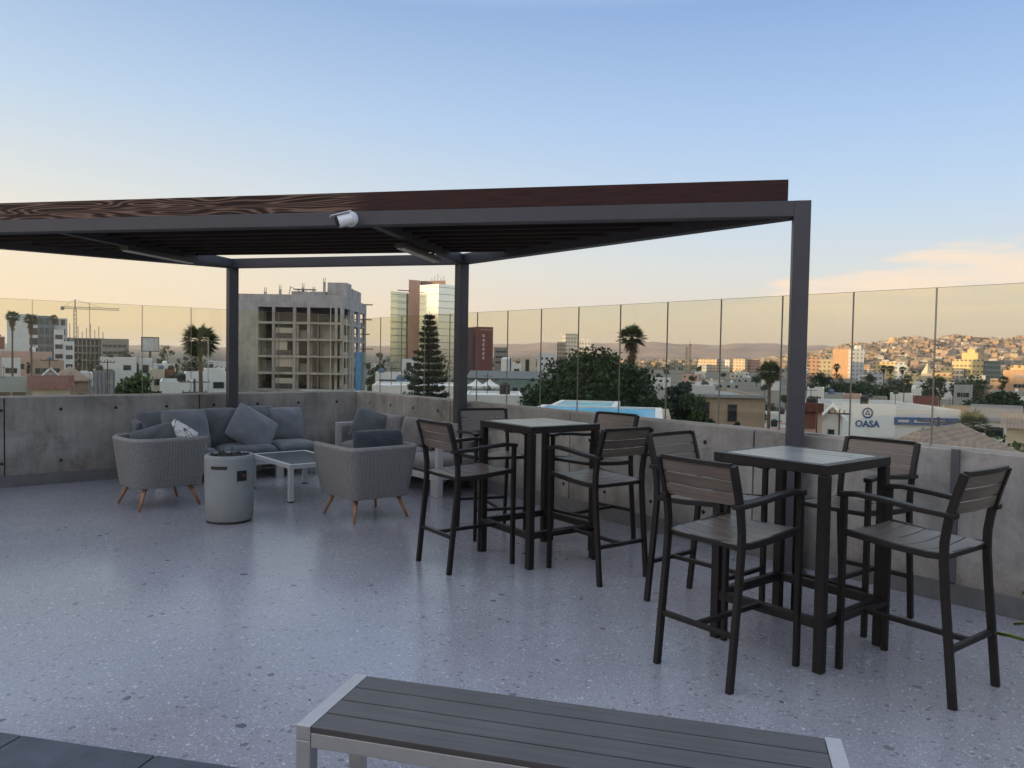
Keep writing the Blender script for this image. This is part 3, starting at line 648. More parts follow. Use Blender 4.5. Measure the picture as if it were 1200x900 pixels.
# joists parallel to the front beam, notched over the frame
nJ = Vector((-ddc.y, ddc.x, 0));  nJ = nJ if nJ.dot(PB - PC) > 0 else -nJ
wtot = min((PA - PC).dot(nJ), (PB - PC).dot(nJ))
k = 0; off = -0.02
while off < wtot - 0.44:
    p = PC + nJ * off
    # clip against x <= 5.30 and y <= 10.05
    t0 = (5.27 - p.x) / ddc.x; t1 = (10.12 - p.y) / ddc.y
    a, b = p + ddc * t0, p + ddc * t1
    z0, z1 = (PT + 0.002, PT + 0.160) if k == 0 else (PT - 0.055, PT + 0.120)
    mb = MB(); L = (b - a).length; mb.box((0, 0, 0), (L, 0.05, z1 - z0))
    o = mb.build('fascia' if k == 0 else 'joist', GRAIN if k == 0 else JOIST, root, bevel=0.003)
    if k == 0:
        # the grain starts a third of the way along: local X runs from post end to far end
        o.data.transform(Matrix.Translation((0, 0, 0)))
    o.location = (a.x / 2 + b.x / 2, a.y / 2 + b.y / 2, (z0 + z1) / 2); o.rotation_euler = (0, 0, math.atan2(ddc.y, ddc.x))
    off += 0.24 if k else 0.20; k += 1

# boarded deck on top of the joists, stopping short of the far beam
def clipn(o_):
    p = PC + nJ * o_; return p + ddc * ((5.27 - p.x) / ddc.x), p + ddc * ((10.12 - p.y) / ddc.y)
last = off - 0.24
q0, q1 = clipn(0.008), clipn(last + 0.02)
mb = MB(); mb.prism([tuple(q0[0].xy), tuple(q0[1].xy), tuple(q1[1].xy), tuple(q1[0].xy)], PT + 0.1205, PT + 0.138); mb.build('roof_deck', JOIST, root)

# ---- strip heaters under the cross beams
def heater(c, label):
    r = thing('strip_heater', label, 'heater', c, math.atan2(nn.y, nn.x), 'strip heaters under the pergola')
    mb = MB(); mb.b2((-0.56, -0.05, 0.0), (0.56, 0.05, 0.045)); mb.build('housing', mat('heater_grey', (0.075, 0.072, 0.072), 0.4, 0.3), r, bevel=0.008)
    mb = MB(); mb.b2((-0.53, -0.036, -0.012), (0.53, -0.006, -0.001)); mb.b2((-0.53, 0.008, -0.012), (0.53, 0.036, -0.001)); mb.build('diffuser', mat('heater_reflector', (0.75, 0.72, 0.68), 0.4, 0.0), r, bevel=0.003)
    for sx in (-0.4, 0.4):
        mb = MB(); mb.b2((sx - 0.015, -0.02, 0.046), (sx + 0.015, 0.02, 0.075)); mb.build('bracket', BLACK, r)
heater((2.36, 8.90, 2.578), 'slim strip heater under the pergola beam left of the grey post')
heater((4.24, 6.70, 2.578), 'slim strip heater under the pergola beam nearer the security camera')

# ---- security camera on the front beam
pc = PC + (PD - PC) * 0.405; pc.z = 2.70
r = thing('security_camera', 'white bullet security camera fixed to the front beam of the pergola', 'camera', (pc.x, pc.y, pc.z))
on = -nJ
mb = MB(); mb.tube([on * 0.061, on * 0.10], [0.066, 0.060], 24); mb.build('mount_base', WHITEP, r, smooth=False)
mb = MB(); mb.tube([on * 0.10, on * 0.14 + Vector((0, 0, -0.02)), on * 0.16 + Vector((0, 0, -0.055))], [0.022, 0.026, 0.022], 14); mb.build('arm', WHITEP, r, smooth=True)
bd = (ddc * 0.75 + on * 0.50 + Vector((0, 0, -0.30))).normalized(); bc = on * 0.16 + Vector((0, 0, -0.02))
mb = MB(); mb.tube([bc - bd * 0.06, bc - bd * 0.045, bc + bd * 0.06, bc + bd * 0.07], [0.036, 0.050, 0.052, 0.050], 22); mb.build('housing', WHITEP, r, smooth=False)
mb = MB(); mb.tube([bc + bd * 0.0705, bc + bd * 0.084], [0.046, 0.040], 22); mb.build('lens', BLACK, r)
mb = MB(); s_ = bd.cross(Vector((0, 0, 1))).normalized(); u_ = s_.cross(bd); mb.box(bc + bd * 0.03 + u_ * 0.056, (0.104, 0.17, 0.006), Matrix((s_, bd, u_)).transposed()); mb.build('visor', WHITEP, r, bevel=0.002)
# ================================================================== FURNITURE
def bar_stool(label):
    """faces +Y; origin on the floor"""
    r = thing('bar_stool', label, 'bar stool', group='bar stools around the two high tables')
    W = 0.225
    for sx in (-1, 1):
        x = sx * W
        mb = MB(); mb.sweep([(x, 0.275, 0), (x, 0.275, 0.895)], 0.028, 0.032, 0); mb.build('leg', DARK, r, bevel=0.004)
        mb = MB(); mb.sweep([(x, -0.285, 0), (x, -0.235, 0.50), (x, -0.222, 0.66), (x, -0.222, 0.76), (x, -0.236, 0.86), (x, -0.262, 0.96), (x, -0.300, 1.085)], 0.028, 0.036, 0); mb.build('leg', DARK, r, bevel=0.004)
        mb = MB(); mb.sweep([(x, -0.275, 0.885), (x, -0.10, 0.893), (x, 0.06, 0.908), (x, 0.20, 0.916), (x, 0.297, 0.905)], 0.048, 0.026, 0); mb.build('armrest', DARK, r, bevel=0.006)
        mb = MB(); mb.sweep([(x, 0.262, 0.714), (x, 0.0, 0.692), (x, -0.15, 0.687), (x, -0.222, 0.693)], 0.026, 0.032, 0); mb.build('seat_rail', DARK, r, bevel=0.004)
    for y, z in ((0.275, 0.265), (-0.258, 0.265)):
        mb = MB(); mb.bar((-W + 0.014, y, z), (W - 0.014, y, z), 0.026, 0.026); mb.build('footrest', DARK, r, bevel=0.004)
    mb = MB(); mb.bar((0, -0.245, 0.265), (0, 0.262, 0.265), 0.026, 0.026); mb.build('stretcher', DARK, r, bevel=0.004)
    for y, z in ((0.262, 0.703), (-0.205, 0.680)):
        mb = MB(); mb.bar((-W + 0.014, y, z), (W - 0.014, y, z), 0.022, 0.024); mb.build('cross_rail', DARK, r, bevel=0.003)
    # seat: five dished slats
    mb = MB()
    for i in range(5):
        y0 = -0.215 + i * 0.0975; n = 10; vs = []; fs = []
        for a in range(n + 1):
            t = a / n * 2 - 1; x = t * (W - 0.001) * 1.0
            for y, zz in ((y0, 0.0), (y0 + 0.0915, 0.0), (y0 + 0.0915, -0.014), (y0, -0.014)):
                dip = 0.016 * (1 - t * t) * (0.5 + 0.5 * min(1, (0.26 - y) / 0.3))
                base = 0.723 - 0.018 * min(1, max(0, (0.26 - y) / 0.35)) 
                vs.append((x, y, base - dip + zz))
        for a in range(n):
            for q in range(4): fs.append((a * 4 + q, a * 4 + (q + 1) % 4, a * 4 + 4 + (q + 1) % 4, a * 4 + 4 + q))
        fs += [(3, 2, 1, 0), (n * 4, n * 4 + 1, n * 4 + 2, n * 4 + 3)]
        mb.add(vs, fs)
    mb.build('seat', SLAT, r, bevel=0.002, seg=1)
    # backrest: three slightly bowed slats between the uprights, cap bar on top
    mb = MB()
    def yb(z): return np.interp(z, [0.86, 0.96, 1.085], [-0.236, -0.262, -0.300])
    for i in range(3):
        z0 = 0.888 + i * 0.0625; n = 10; vs = []; fs = []
        for a in range(n + 1):
            t = a / n * 2 - 1; x = t * (W - 0.012)
            for z, yo in ((z0, 0.008), (z0 + 0.0575, 0.008), (z0 + 0.0575, -0.008), (z0, -0.008)): vs.append((x, yb(z) + yo - 0.014 * (1 - t * t), z))
        for a in range(n):
            for q in range(4): fs.append((a * 4 + q, a * 4 + (q + 1) % 4, a * 4 + 4 + (q + 1) % 4, a * 4 + 4 + q))
        fs += [(3, 2, 1, 0), (n * 4, n * 4 + 1, n * 4 + 2, n * 4 + 3)]
        mb.add(vs, fs)
    mb.build('backrest', SLAT, r, bevel=0.0015, seg=1)
    mb = MB(); n = 10; pts = [((a / n * 2 - 1) * (W - 0.013), -0.2985 - 0.012 * (1 - (a / n * 2 - 1) ** 2), 1.0835) for a in range(n + 1)]
    mb.sweep(pts, 0.022, 0.026, 0, side=(0, 0, 1)); mb.build('top_rail', DARK, r, bevel=0.003)
    return r
H90 = math.pi / 2
T1, T2 = Vector((4.0, 2.325)), Vector((4.06, 4.62))
s0 = bar_stool('dark slatted bar stool at the near table, its brown slatted back towards the long bench')
put(s0, (3.40, 2.36, 0), (0, 0, -H90 - 0.02))
dup(s0, (4.03, 1.69, 0), -0.05, 'dark slatted bar stool seen side-on at the right end of the near table')
dup(s0, (4.10, 3.03, 0), math.pi + 0.02, 'dark slatted bar stool behind the near table on the side facing the far table')
dup(s0, (4.66, 2.34, 0), H90 - 0.03, 'dark slatted bar stool squeezed between the near table and the concrete wall')
dup(s0, (3.46, 4.76, 0), -H90 - 0.06, 'dark slatted bar stool at the far table with its tan back towards the wicker armchairs')
dup(s0, (4.08, 3.98, 0), -0.06, 'dark slatted bar stool at the far table, its dark back turned towards the near table')
dup(s0, (4.22, 5.44, 0), math.pi - 0.35, 'dark slatted bar stool behind the far table, next to the middle pergola post')
dup(s0, (4.76, 4.70, 0), H90 + 0.05, 'dark slatted bar stool squeezed between the far table and the concrete wall')

def bar_table(loc, rz, label):
    r = thing('bar_table', label, 'table', (loc.x, loc.y, 0), rz, 'high bar tables')
    h, s = 1.06, 0.34
    for sx in (-1, 1):
        for sy in (-1, 1):
            mb = MB(); mb.b2((-0.025, -0.025, 0.004), (0.025, 0.025, h - 0.052)); o = mb.build('leg', DARK, r, bevel=0.004); o.location = (sx * (s - 0.026), sy * (s - 0.026), 0)
            mb = MB(); mb.b2((-0.022, -0.022, 0), (0.022, 0.022, 0.0038)); mb.build('foot_pad', BLACK, o)
    mb = MB()
    for a in (-1, 1):
        mb.b2((-s, a * s - (0.05 if a > 0 else 0), h - 0.05), (s, a * s + (0 if a > 0 else 0.05), h)); mb.b2((a * s - (0.05 if a > 0 else 0), -s + 0.0505, h - 0.0502), (a * s + (0 if a > 0 else 0.05), s - 0.0505, h - 0.0002))
    mb.build('top_frame', DARK, r, bevel=0.003)
    mb = MB(); n = 6; w = (2 * s - 0.1 - 0.004) / n
    for i in range(n): mb.b2((-s + 0.052 + i * w, -s + 0.052, h - 0.022), (-s + 0.052 + (i + 1) * w - 0.009, s - 0.052, h + 0.001))
    o = mb.build('tabletop', SLATY, r, bevel=0.002, seg=1)
    for a in (-1, 1):
        mb = MB(); mb.b2((-s + 0.052, -0.02, 0.225), (s - 0.052, 0.02, 0.275)); o = mb.build('footrest', DARK, r, bevel=0.003); o.location = (0, a * (s - 0.026), 0)
        mb = MB(); mb.b2((-0.02, -s + 0.052, 0.225), (0.02, s - 0.052, 0.275)); o = mb.build('footrest', DARK, r, bevel=0.003); o.location = (a * (s - 0.026), 0, 0)
bar_table(T1, 0.0, 'nearer high bar table with pale grey plank top and black legs')
bar_table(T2, -0.06, 'farther high bar table with pale grey plank top, nearest the sofas')

# ---- slatted bench in the foreground (diagonal, like the pergola)
bd_ = Vector((0.93, -1.30, 0)).normalized()
bl_ = Vector((1.30, 2.44, 0))
bw = Vector((bd_.y, -bd_.x, 0)); bw = bw if bw.x < 0 else -bw
cen = bl_ + bd_ * 0.80 + bw * 0.20
r = thing('bench', 'long low bench with dark brown planks and brushed metal ends, in the foreground', 'bench', (cen.x, cen.y, 0), math.atan2(bd_.y, bd_.x))
Lh, Wh, bh = 0.80, 0.20, 0.45
mb = MB(); pw = (2 * Wh - 0.004) / 4
for i in range(4): mb.b2((-Lh + 0.050, -Wh + i * pw + 0.004, bh - 0.020), (Lh - 0.050, -Wh + (i + 1) * pw - 0.002, bh - 0.001))
mb.build('seat', BENCHP, r, bevel=0.002)
for sx in (-1, 1):
    mb = MB(); mb.b2((sx * Lh - 0.024 - sx * 0.024, -Wh, bh - 0.045), (sx * Lh + 0.024 - sx * 0.024, Wh, bh + 0.001)); mb.build('end_rail', ALU, r, bevel=0.003)
    for sy in (-1, 1):
        mb = MB(); mb.b2((-0.024, -0.024, 0.003), (0.024, 0.024, bh - 0.0455)); o = mb.build('leg', ALU, r, bevel=0.003); o.location = (sx * (Lh - 0.024), sy * (Wh - 0.024), 0)
for sy in (-1, 1):
    mb = MB(); mb.b2((-Lh + 0.049, sy * (Wh - 0.018) - 0.015, bh - 0.066), (Lh - 0.049, sy * (Wh - 0.018) + 0.015, bh - 0.0205)); mb.build('side_rail', ALU, r, bevel=0.002)

# ---- wicker tub chairs
def uv_mesh(name, v, uv, f, m, parent):
    o = npmesh(name, np.array(v), np.array(f), m, parent)
    ul = o.data.uv_layers.new(name='uv'); idx = np.zeros(len(o.data.loops), int); o.data.loops.foreach_get('vertex_index', idx)
    ul.data.foreach_set('uv', np.array(uv)[idx].reshape(-1)); o.data.polygons.foreach_set('use_smooth', [True] * len(o.data.polygons)); return o
def wicker_chair(loc, rz, label, round_=0.26):
    """faces +Y"""
    r = thing('wicker_armchair', label, 'armchair', loc, rz, 'wicker tub armchairs')
    def path(hw, yb, yf, rad, n=10):
        P = [(-hw, yf)]
        for k in range(1, 9): P.append((-hw, yf + (yb + rad - yf) * k / 9))
        for k in range(n + 1): a = math.pi + (math.pi / 2) * k / n; P.append((-hw + rad + rad * math.cos(a), yb + rad + rad * math.sin(a)))
        for k in range(1, 8): P.append((-hw + rad + (2 * hw - 2 * rad) * k / 8, yb))
        for k in range(n + 1): a = 1.5 * math.pi + (math.pi / 2) * k / n; P.append((hw - rad + rad * math.cos(a), yb + rad + rad * math.sin(a)))
        for k in range(1, 10): P.append((hw, yb + rad + (yf - yb - rad) * k / 9))
        return [Vector((x, y)) for x, y in P]
    def shell(inset, z0, z1, nz=8):
        v = []; uv = []
        for j in range(nz + 1):
            t = j / nz; e = t ** 0.85
            hw = 0.315 + 0.075 * e - inset; yb = -(0.325 + 0.065 * e) + inset; yf = 0.30 + 0.05 * e
            rad = max(0.03, round_ * (0.75 + 0.25 * e) - inset)
            p = path(hw, yb, yf, rad); s_ = 0
            for i, q in enumerate(p):
                if i: s_ += (p[i] - p[i - 1]).length / (0.86 + 0.14 * e)
                v.append((q.x, q.y, z0 + (z1 - z0) * t)); uv.append((s_, z0 + (z1 - z0) * t))
        return v, uv, len(p)
    vo, uo, n = shell(0.0, 0.215, 0.685); vi, ui, _ = shell(0.055, 0.30, 0.685)
    f = []; nz = 8
    for j in range(nz):
        for i in range(n - 1): f.append((j * n + i, j * n + i + 1, (j + 1) * n + i + 1, (j + 1) * n + i))
    o0 = len(vo)
    for j in range(nz):
        for i in range(n - 1): f.append((o0 + j * n + i + 1, o0 + j * n + i, o0 + (j + 1) * n + i, o0 + (j + 1) * n + i + 1))
    # end caps at the two arm fronts
    for i in (0, n - 1):
        for j in range(nz): f.append((j * n + i, (j + 1) * n + i, o0 + (j + 1) * n + i, o0 + j * n + i))
    uv_mesh('woven_shell', vo + vi, uo + ui, f, WICKER, r)
    # rolled rim
    p = [(Vector(vo[nz * n + i]) + Vector(vi[nz * n + i])) / 2 for i in range(n)]
    mb = MB(); mb.tube([q + Vector((0, 0, 0.0)) for q in p], 0.0285, 10); mb.build('rim', mat('wicker_rim', (0.20, 0.195, 0.185), 0.6, 0, 0.35, 55, 0.5, 130), r, smooth=True)
    # woven front apron and under-seat deck
    mb = MB(); mb.b2((-0.312, 0.27, 0.215), (0.312, 0.305, 0.33)); poly = [(q.x, q.y) for q in path(0.31, -0.32, 0.27, round_ * 0.72)]; mb.prism(poly, 0.216, 0.30); mb.build('seat_base', WICKER, r)
    c = cushion(0.60, 0.60, 0.15, 0.25, 0.006, seed=int(loc[0] * 10)); o = c.build('seat_cushion', FAB_DARK, r, smooth=True); put(o, (0, 0.03, 0.375))
    for sx in (-1, 1):
        for sy in (-1, 1):
            mb = MB(); mb.tube([(sx * 0.225, sy * 0.215, 0.222), (sx * 0.29, sy * 0.30, 0.0)], [0.024, 0.012], 14); mb.build('leg', OAK, r, smooth=True)
    return r
ch_r = wicker_chair((3.68, 6.74, 0), 0.02, 'grey wicker tub armchair with orange wood legs, between coffee table and right-hand sofa', 0.13)
c = cushion(0.54, 0.42, 0.18, 0.35, 0.008, seed=3); o = c.build('back_cushion', FAB_DARK, ch_r, smooth=True); put(o, (0.02, -0.215, 0.645), (R(80), 0, 0))
ch_l = wicker_chair((2.22, 8.42, 0), -H90 + 0.10, 'grey wicker tub armchair on the left, holding a white and brown patterned pillow', 0.25)
def pillow(name, label, w, h, t, m, loc, rot, seed, group='loose pillows'):
    o = cushion(w, h, t, 0.55, 0.008, seed=seed).build(name, m, None, smooth=True)
    put(o, loc, rot); return tag(o, label, 'pillow', group)
pillow('pillow', 'round-shouldered charcoal pillow leaning in the back of the left wicker armchair', 0.44, 0.40, 0.15, FAB_DARK, (2.05, 8.42, 0.675), (R(76), 0, R(85)), 5)
pillow('pillow', 'slate grey pillow in the left wicker armchair, leaning on its near arm', 0.40, 0.38, 0.15, FAB_GREY, (2.14, 8.23, 0.645), (R(70), R(16), R(165)), 6)
def m_pattern():
    m, nt, b, L = newmat('patterned_fabric'); tc = nd(nt, 'ShaderNodeTexCoord')
    v = nd(nt, 'ShaderNodeTexNoise', i_Scale=9.0, i_Detail=2.0, i_Distortion=2.0); L(tc.outputs['Object'], v.inputs[0])
    rp = ramp(nt, [(0.0, (0.62, 0.60, 0.57)), (0.50, (0.13, 0.085, 0.07)), (0.56, (0.60, 0.58, 0.55))], 'CONSTANT'); L(v.outputs[0], rp.inputs[0]); L(rp.outputs[0], b.inputs['Base Color']); b.inputs['Roughness'].default_value = 0.9
    return m
pillow('pillow', 'small white and brown patterned pillow tipped on its corner in the left wicker armchair', 0.30, 0.30, 0.10, m_pattern(), (2.37, 8.30, 0.685), (R(66), R(30), R(-40)), 8)

# ---- fire pit
r = thing('fire_pit', 'round pale grey cement gas fire column with a handle slot and black control panel', 'fire pit', (2.53, 7.24, 0))
mb = MB(); mb.lathe([(0.0, 0.02), (0.205, 0.02), (0.212, 0.03), (0.218, 0.25), (0.222, 0.58), (0.222, 0.612), (0.214, 0.622), (0.182, 0.622), (0.176, 0.612), (0.176, 0.56), (0.0, 0.56)], n=64); mb.build('drum', FPIT, r, smooth=False).data.polygons.foreach_set('use_smooth', [True] * 640)
mb = MB(); mb.lathe([(0.0, 0.0), (0.20, 0.0), (0.20, 0.0195), (0.0, 0.0195)], n=48); mb.build('foot_ring', BLACK, r)
mb = MB(); rr = random.Random(4)
for i in range(46):
    a = rr.uniform(0, 6.28); q = 0.165 * math.sqrt(rr.random()); s_ = rr.uniform(0.016, 0.032)
    mb.lathe([(0.0, -s_), (s_ * 0.8, -s_ * 0.5), (s_, 0.1 * s_), (s_ * 0.6, s_ * 0.8), (0.0, s_)], (q * math.cos(a), q * math.sin(a), 0.585 + rr.uniform(0, 0.03)), 6)
mb.build('lava_stones', LAVA, r)
mb = MB(); mb.tube([(0.02, 0.0, 0.56), (0.02, 0.0, 0.70)], 0.004, 6); mb.tube([(-0.05, 0.03, 0.56), (-0.05, 0.03, 0.66)], 0.006, 6); mb.build('burner_pin', BLACK, r)
def curved_plate(a0, a1, z0, z1, rad, name, m, par, n=12):
    mb = MB(); vs = []; fs = []
    for k in range(n + 1):
        a = a0 + (a1 - a0) * k / n
        for q, z in ((rad, z0), (rad, z1), (rad - 0.02, z1), (rad - 0.02, z0)): vs.append((q * math.cos(a), q * math.sin(a), z))
    for k in range(n):
        for q in range(4): fs.append((k * 4 + q, k * 4 + (q + 1) % 4, k * 4 + 4 + (q + 1) % 4, k * 4 + 4 + q))
    fs += [(0, 1, 2, 3), (n * 4 + 3, n * 4 + 2, n * 4 + 1, n * 4)]
    mb.add(vs, fs); return mb.build(name, m, par)
tc_ = math.atan2(-7.24, -2.53)          # towards the camera
cp = curved_plate(tc_ + 0.28, tc_ + 0.72, 0.395, 0.49, 0.2232, 'control_panel', BLACK, r)
a_ = tc_ + 0.56; d_ = Vector((math.cos(a_), math.sin(a_), 0)); mb = MB(); mb.tube([d_ * 0.223 + Vector((0, 0, 0.445)), d_ * 0.238 + Vector((0, 0, 0.445))], [0.017, 0.015], 16); mb.build('knob', mat('knob_red', (0.10, 0.03, 0.02), 0.4), cp)
curved_plate(tc_ - 0.80, tc_ - 0.10, 0.505, 0.535, 0.2225, 'handle_slot', BLACK, r)

# ---- coffee table
r = thing('coffee_table', 'low pale aluminium coffee table with a dark grey glass top, beside the fire column', 'table', (3.66, 8.27, 0))
hx, hy, hz = 0.34, 0.55, 0.40
for sx in (-1, 1):
    for sy in (-1, 1):
        mb = MB(); mb.b2((-0.025, -0.025, 0.012), (0.025, 0.025, hz - 0.046)); o = mb.build('leg', WHITE_ALU, r, bevel=0.003); o.location = (sx * (hx - 0.026), sy * (hy - 0.026), 0)
        mb = MB(); mb.b2((-0.026, -0.026, 0), (0.026, 0.026, 0.0118)); mb.build('foot_pad', BLACK, o)
mb = MB()
for a in (-1, 1):
    mb.b2((-hx, a * hy - (0.045 if a > 0 else 0), hz - 0.045), (hx, a * hy + (0 if a > 0 else 0.045), hz)); mb.b2((a * hx - (0.045 if a > 0 else 0), -hy + 0.0455, hz - 0.0452), (a * hx + (0 if a > 0 else 0.045), hy - 0.0455, hz - 0.0003))
mb.build('frame', WHITE_ALU, r, bevel=0.003)
mb = MB(); mb.b2((-hx + 0.047, -hy + 0.047, hz - 0.016), (hx - 0.047, hy - 0.047, hz - 0.003)); mb.build('tabletop', mat('smoked_top', (0.055, 0.058, 0.065), 0.22), r, bevel=0.001)

# ---- sofas
def sofa(label, seats, depth, loc, rz, backs, arms, mat_seat, seath=0.42):
    """local: X along the sofa, back at y=0, front at y=-depth"""
    r = thing('outdoor_sofa', label, 'sofa', loc, rz, 'outdoor sofas')
    x0, x1 = seats[0][0], seats[-1][1]
    mb = MB(); mb.b2((x0, -depth + 0.002, 0.175), (x1, -depth + 0.045, 0.245)); mb.b2((x0, -0.045, 0.1755), (x1, -0.002, 0.2455)); 
    for a, b in seats: mb.b2((a + 0.01, -depth + 0.046, 0.18), (a + 0.055, -0.046, 0.2445)); mb.b2((b - 0.055, -depth + 0.046, 0.18), (b - 0.01, -0.046, 0.2445))
    mb.build('base_frame', WHITE_ALU, r, bevel=0.003)
    n = 0
    for a, b in seats:
        c = cushion(b - a - 0.012, depth - 0.03, seath - 0.245 + 0.02, 0.14, 0.004, seed=int(100 * a) % 91); put(c.build('seat_cushion', mat_seat, r, smooth=True), ((a + b) / 2, -depth / 2 - 0.01, (seath + 0.245) / 2))
    for a, b, h in backs:
        c = cushion(b - a - 0.015, h, 0.17, 0.35, 0.007, seed=int(130 * a) % 83 + 3); put(c.build('back_cushion', mat_seat, r, smooth=True), ((a + b) / 2, -0.135, seath + h / 2 - 0.015), (R(80), 0, 0))
    legs = sorted({seats[0][0], seats[-1][1]} | {s[1] for s in seats[:-1]})
    for q in legs:
        for y in (-depth + 0.03, -0.03):
            xx = min(max(q, x0 + 0.045), x1 - 0.045)
            mb = MB(); mb.b2((-0.045, -0.024, 0.0), (0.045, 0.024, 0.174)); o = mb.build('leg', WHITE_ALU, r, bevel=0.003); o.location = (xx, y, 0)
    for q in arms:
        mb = MB(); s_ = 1 if q > (x0 + x1) / 2 else -1; xa, xb = (q + 0.004, q + 0.064) if s_ > 0 else (q - 0.064, q - 0.004)
        mb.b2((xa, -depth, 0.0), (xb, -depth + 0.07, 0.595)); mb.b2((xa, -0.07, 0.0), (xb, 0.0, 0.595)); mb.b2((xa, -depth, 0.596), (xb, 0.0, 0.645)); mb.b2((xa, -depth + 0.071, 0.19), (xb, -0.071, 0.24))
        mb.build('arm_frame', WHITE_ALU, r, bevel=0.004)
    mb = MB()
    for a, b in seats:
        mb.b2((a + 0.02, -0.03, 0.26), (b - 0.02, -0.012, 0.62))
    mb.build('back_panel', WHITE_ALU, r, bevel=0.003)
    return r
sofa('long charcoal outdoor sofa against the left concrete wall, heaped with grey pillows', [(0, 0.74), (0.75, 1.47), (1.48, 2.05)], 0.78, (2.45, 10.17, 0), 0.0, [(0.0, 0.74, 0.36), (0.75, 1.47, 0.36)], [], FAB_GREY)
sofa('warm grey outdoor sofa with pale metal arms against the right-hand concrete wall', [(0, 0.80), (0.81, 1.60), (1.61, 2.36)], 0.66, (5.42, 9.52, 0), -H90, [(0.0, 0.80, 0.37), (0.81, 1.60, 0.37), (1.61, 2.36, 0.37)], [0.0, 2.36], FAB_WARM)
PL = [('plain grey pillow at the left end of the long sofa, seen over the left armchair', 0.50, 0.46, 0.16, FAB_GREY, (2.62, 9.93, 0.62), (R(72), 0, R(-6))),
      ('broad slate pillow standing in front of the others, left of the pergola post', 0.56, 0.50, 0.17, FAB_MID, (2.86, 9.68, 0.63), (R(70), 0, R(8))),
      ('dark grey pillow on the long sofa in front of the pergola post', 0.48, 0.48, 0.17, FAB_GREY, (3.33, 9.84, 0.635), (R(70), 0, R(-4))),
      ('large pale grey pillow tipped over on the long sofa, lying across the dark one', 0.58, 0.52, 0.17, FAB_MID, (3.66, 9.66, 0.60), (R(58), R(32), R(-12))),
      ('grey pillow half hidden behind the tipped one on the long sofa', 0.46, 0.46, 0.15, FAB_GREY, (3.86, 9.98, 0.64), (R(76), 0, 0)),
      ('upright square grey pillow at the right end of the long sofa', 0.46, 0.44, 0.15, FAB_MID, (4.22, 9.93, 0.625), (R(74), 0, R(-4)))]
for i, (lb, w, h, t, m, lc, rt) in enumerate(PL): pillow('pillow', lb, w, h, t, m, lc, rt, 20 + i)
pillow('pillow', 'dark grey pillow tilted on its corner at the far end of the right-hand sofa', 0.44, 0.44, 0.15, FAB_GREY, (5.02, 9.12, 0.62), (R(72), R(20), R(-25)), 33)

# ---- potted strap-leaved plant just out of the picture on the right, one leaf tip showing
pbase = Vector((math.sin(R(80)) * 3.25, math.cos(R(80)) * 3.25, 0))
r = thing('potted_plant', 'potted plant at the right edge with a yellow green strap leaf reaching in', 'plant', pbase)
mb = MB(); mb.lathe([(0.0, 0.0), (0.13, 0.0), (0.17, 0.34), (0.175, 0.36), (0.155, 0.36), (0.15, 0.32), (0.0, 0.32)], n=32); mb.build('pot', mat('pot_grey', (0.16, 0.155, 0.15), 0.7), r)
tip = spot(1166, 2.78, 742); tip.z = elev(1166, 742, 2.78)
def strap(p0, p2, wid, lift):
    p0, p2 = Vector(p0), Vector(p2); p1 = (p0 + p2) / 2 + Vector((0, 0, lift)); mb = MB(); n = 10; vs = []; fs = []
    for k in range(n + 1):
        t = k / n; p = p0 * (1 - t) ** 2 + p1 * 2 * t * (1 - t) + p2 * t * t; d = ((p1 - p0) * (1 - t) + (p2 - p1) * t).normalized(); s_ = d.cross(Vector((0, 0, 1))).normalized(); w = wid * (1 - t ** 2.2) * min(1, 0.5 + t * 3) + 0.001
        u = s_.cross(d)
        vs += [p - s_ * w + u * 0.006, p, p + s_ * w + u * 0.006, p - u * 0.004]
    for k in range(n):
        for q in range(4): fs.append((k * 4 + q, k * 4 + (q + 1) % 4, k * 4 + 4 + (q + 1) % 4, k * 4 + 4 + q))
    mb.add(vs, fs); return mb.build('leaf', LEAF_AGAVE, r, smooth=True)
top = Vector((0, 0, 0.33))
strap(top, tip - pbase, 0.055, 0.16)
for k in range(9):
    a = tc_ + 2.0 + k * 0.42; strap(top, Vector((math.cos(a) * 0.42, math.sin(a) * 0.42, 0.50 + 0.16 * (k % 3))), 0.034, 0.26)
# ================================================================== THE TOWN
FOOT = []      # footprints already taken: (x, y, radius)
def free(x, y, r): return all((x - a) ** 2 + (y - b) ** 2 > (r + c) ** 2 for a, b, c in FOOT)
PLASTER = dict(
    white=mat('white_render', (0.62, 0.62, 0.61), 0.8, 0, 0.10, 0.5), cream=mat('cream_render', (0.52, 0.45, 0.35), 0.8, 0, 0.12, 0.5),
    pink=mat('pink_render', (0.50, 0.33, 0.27), 0.8, 0, 0.12, 0.5), tan=mat('tan_render', (0.34, 0.26, 0.19), 0.85, 0, 0.15, 0.5),
    grey=mat('grey_render', (0.30, 0.31, 0.31), 0.85, 0, 0.15, 0.5), teal=mat('grey_green_render', (0.26, 0.30, 0.30), 0.85, 0, 0.15, 0.5),
    ochre=mat('ochre_render', (0.50, 0.34, 0.19), 0.85, 0, 0.15, 0.5), brick=mat('maroon_brick', (0.17, 0.060, 0.055), 0.8, 0, 0.15, 0.6),
    orange=mat('orange_render', (0.44, 0.28, 0.17), 0.85, 0, 0.12, 0.4), block=mat('bare_block', (0.25, 0.225, 0.20), 0.9, 0, 0.2, 0.6),
    yellow=mat('yellow_render', (0.60, 0.47, 0.22), 0.85, 0, 0.10, 0.4))
REDTILE = m_tiles('red_roof_tile', (0.060, 0.018, 0.015), (0.15, 0.045, 0.034)); TANTILE = m_tiles('tan_roof_tile', (0.15, 0.105, 0.082), (0.34, 0.25, 0.195))
WIN_CACHE = {}
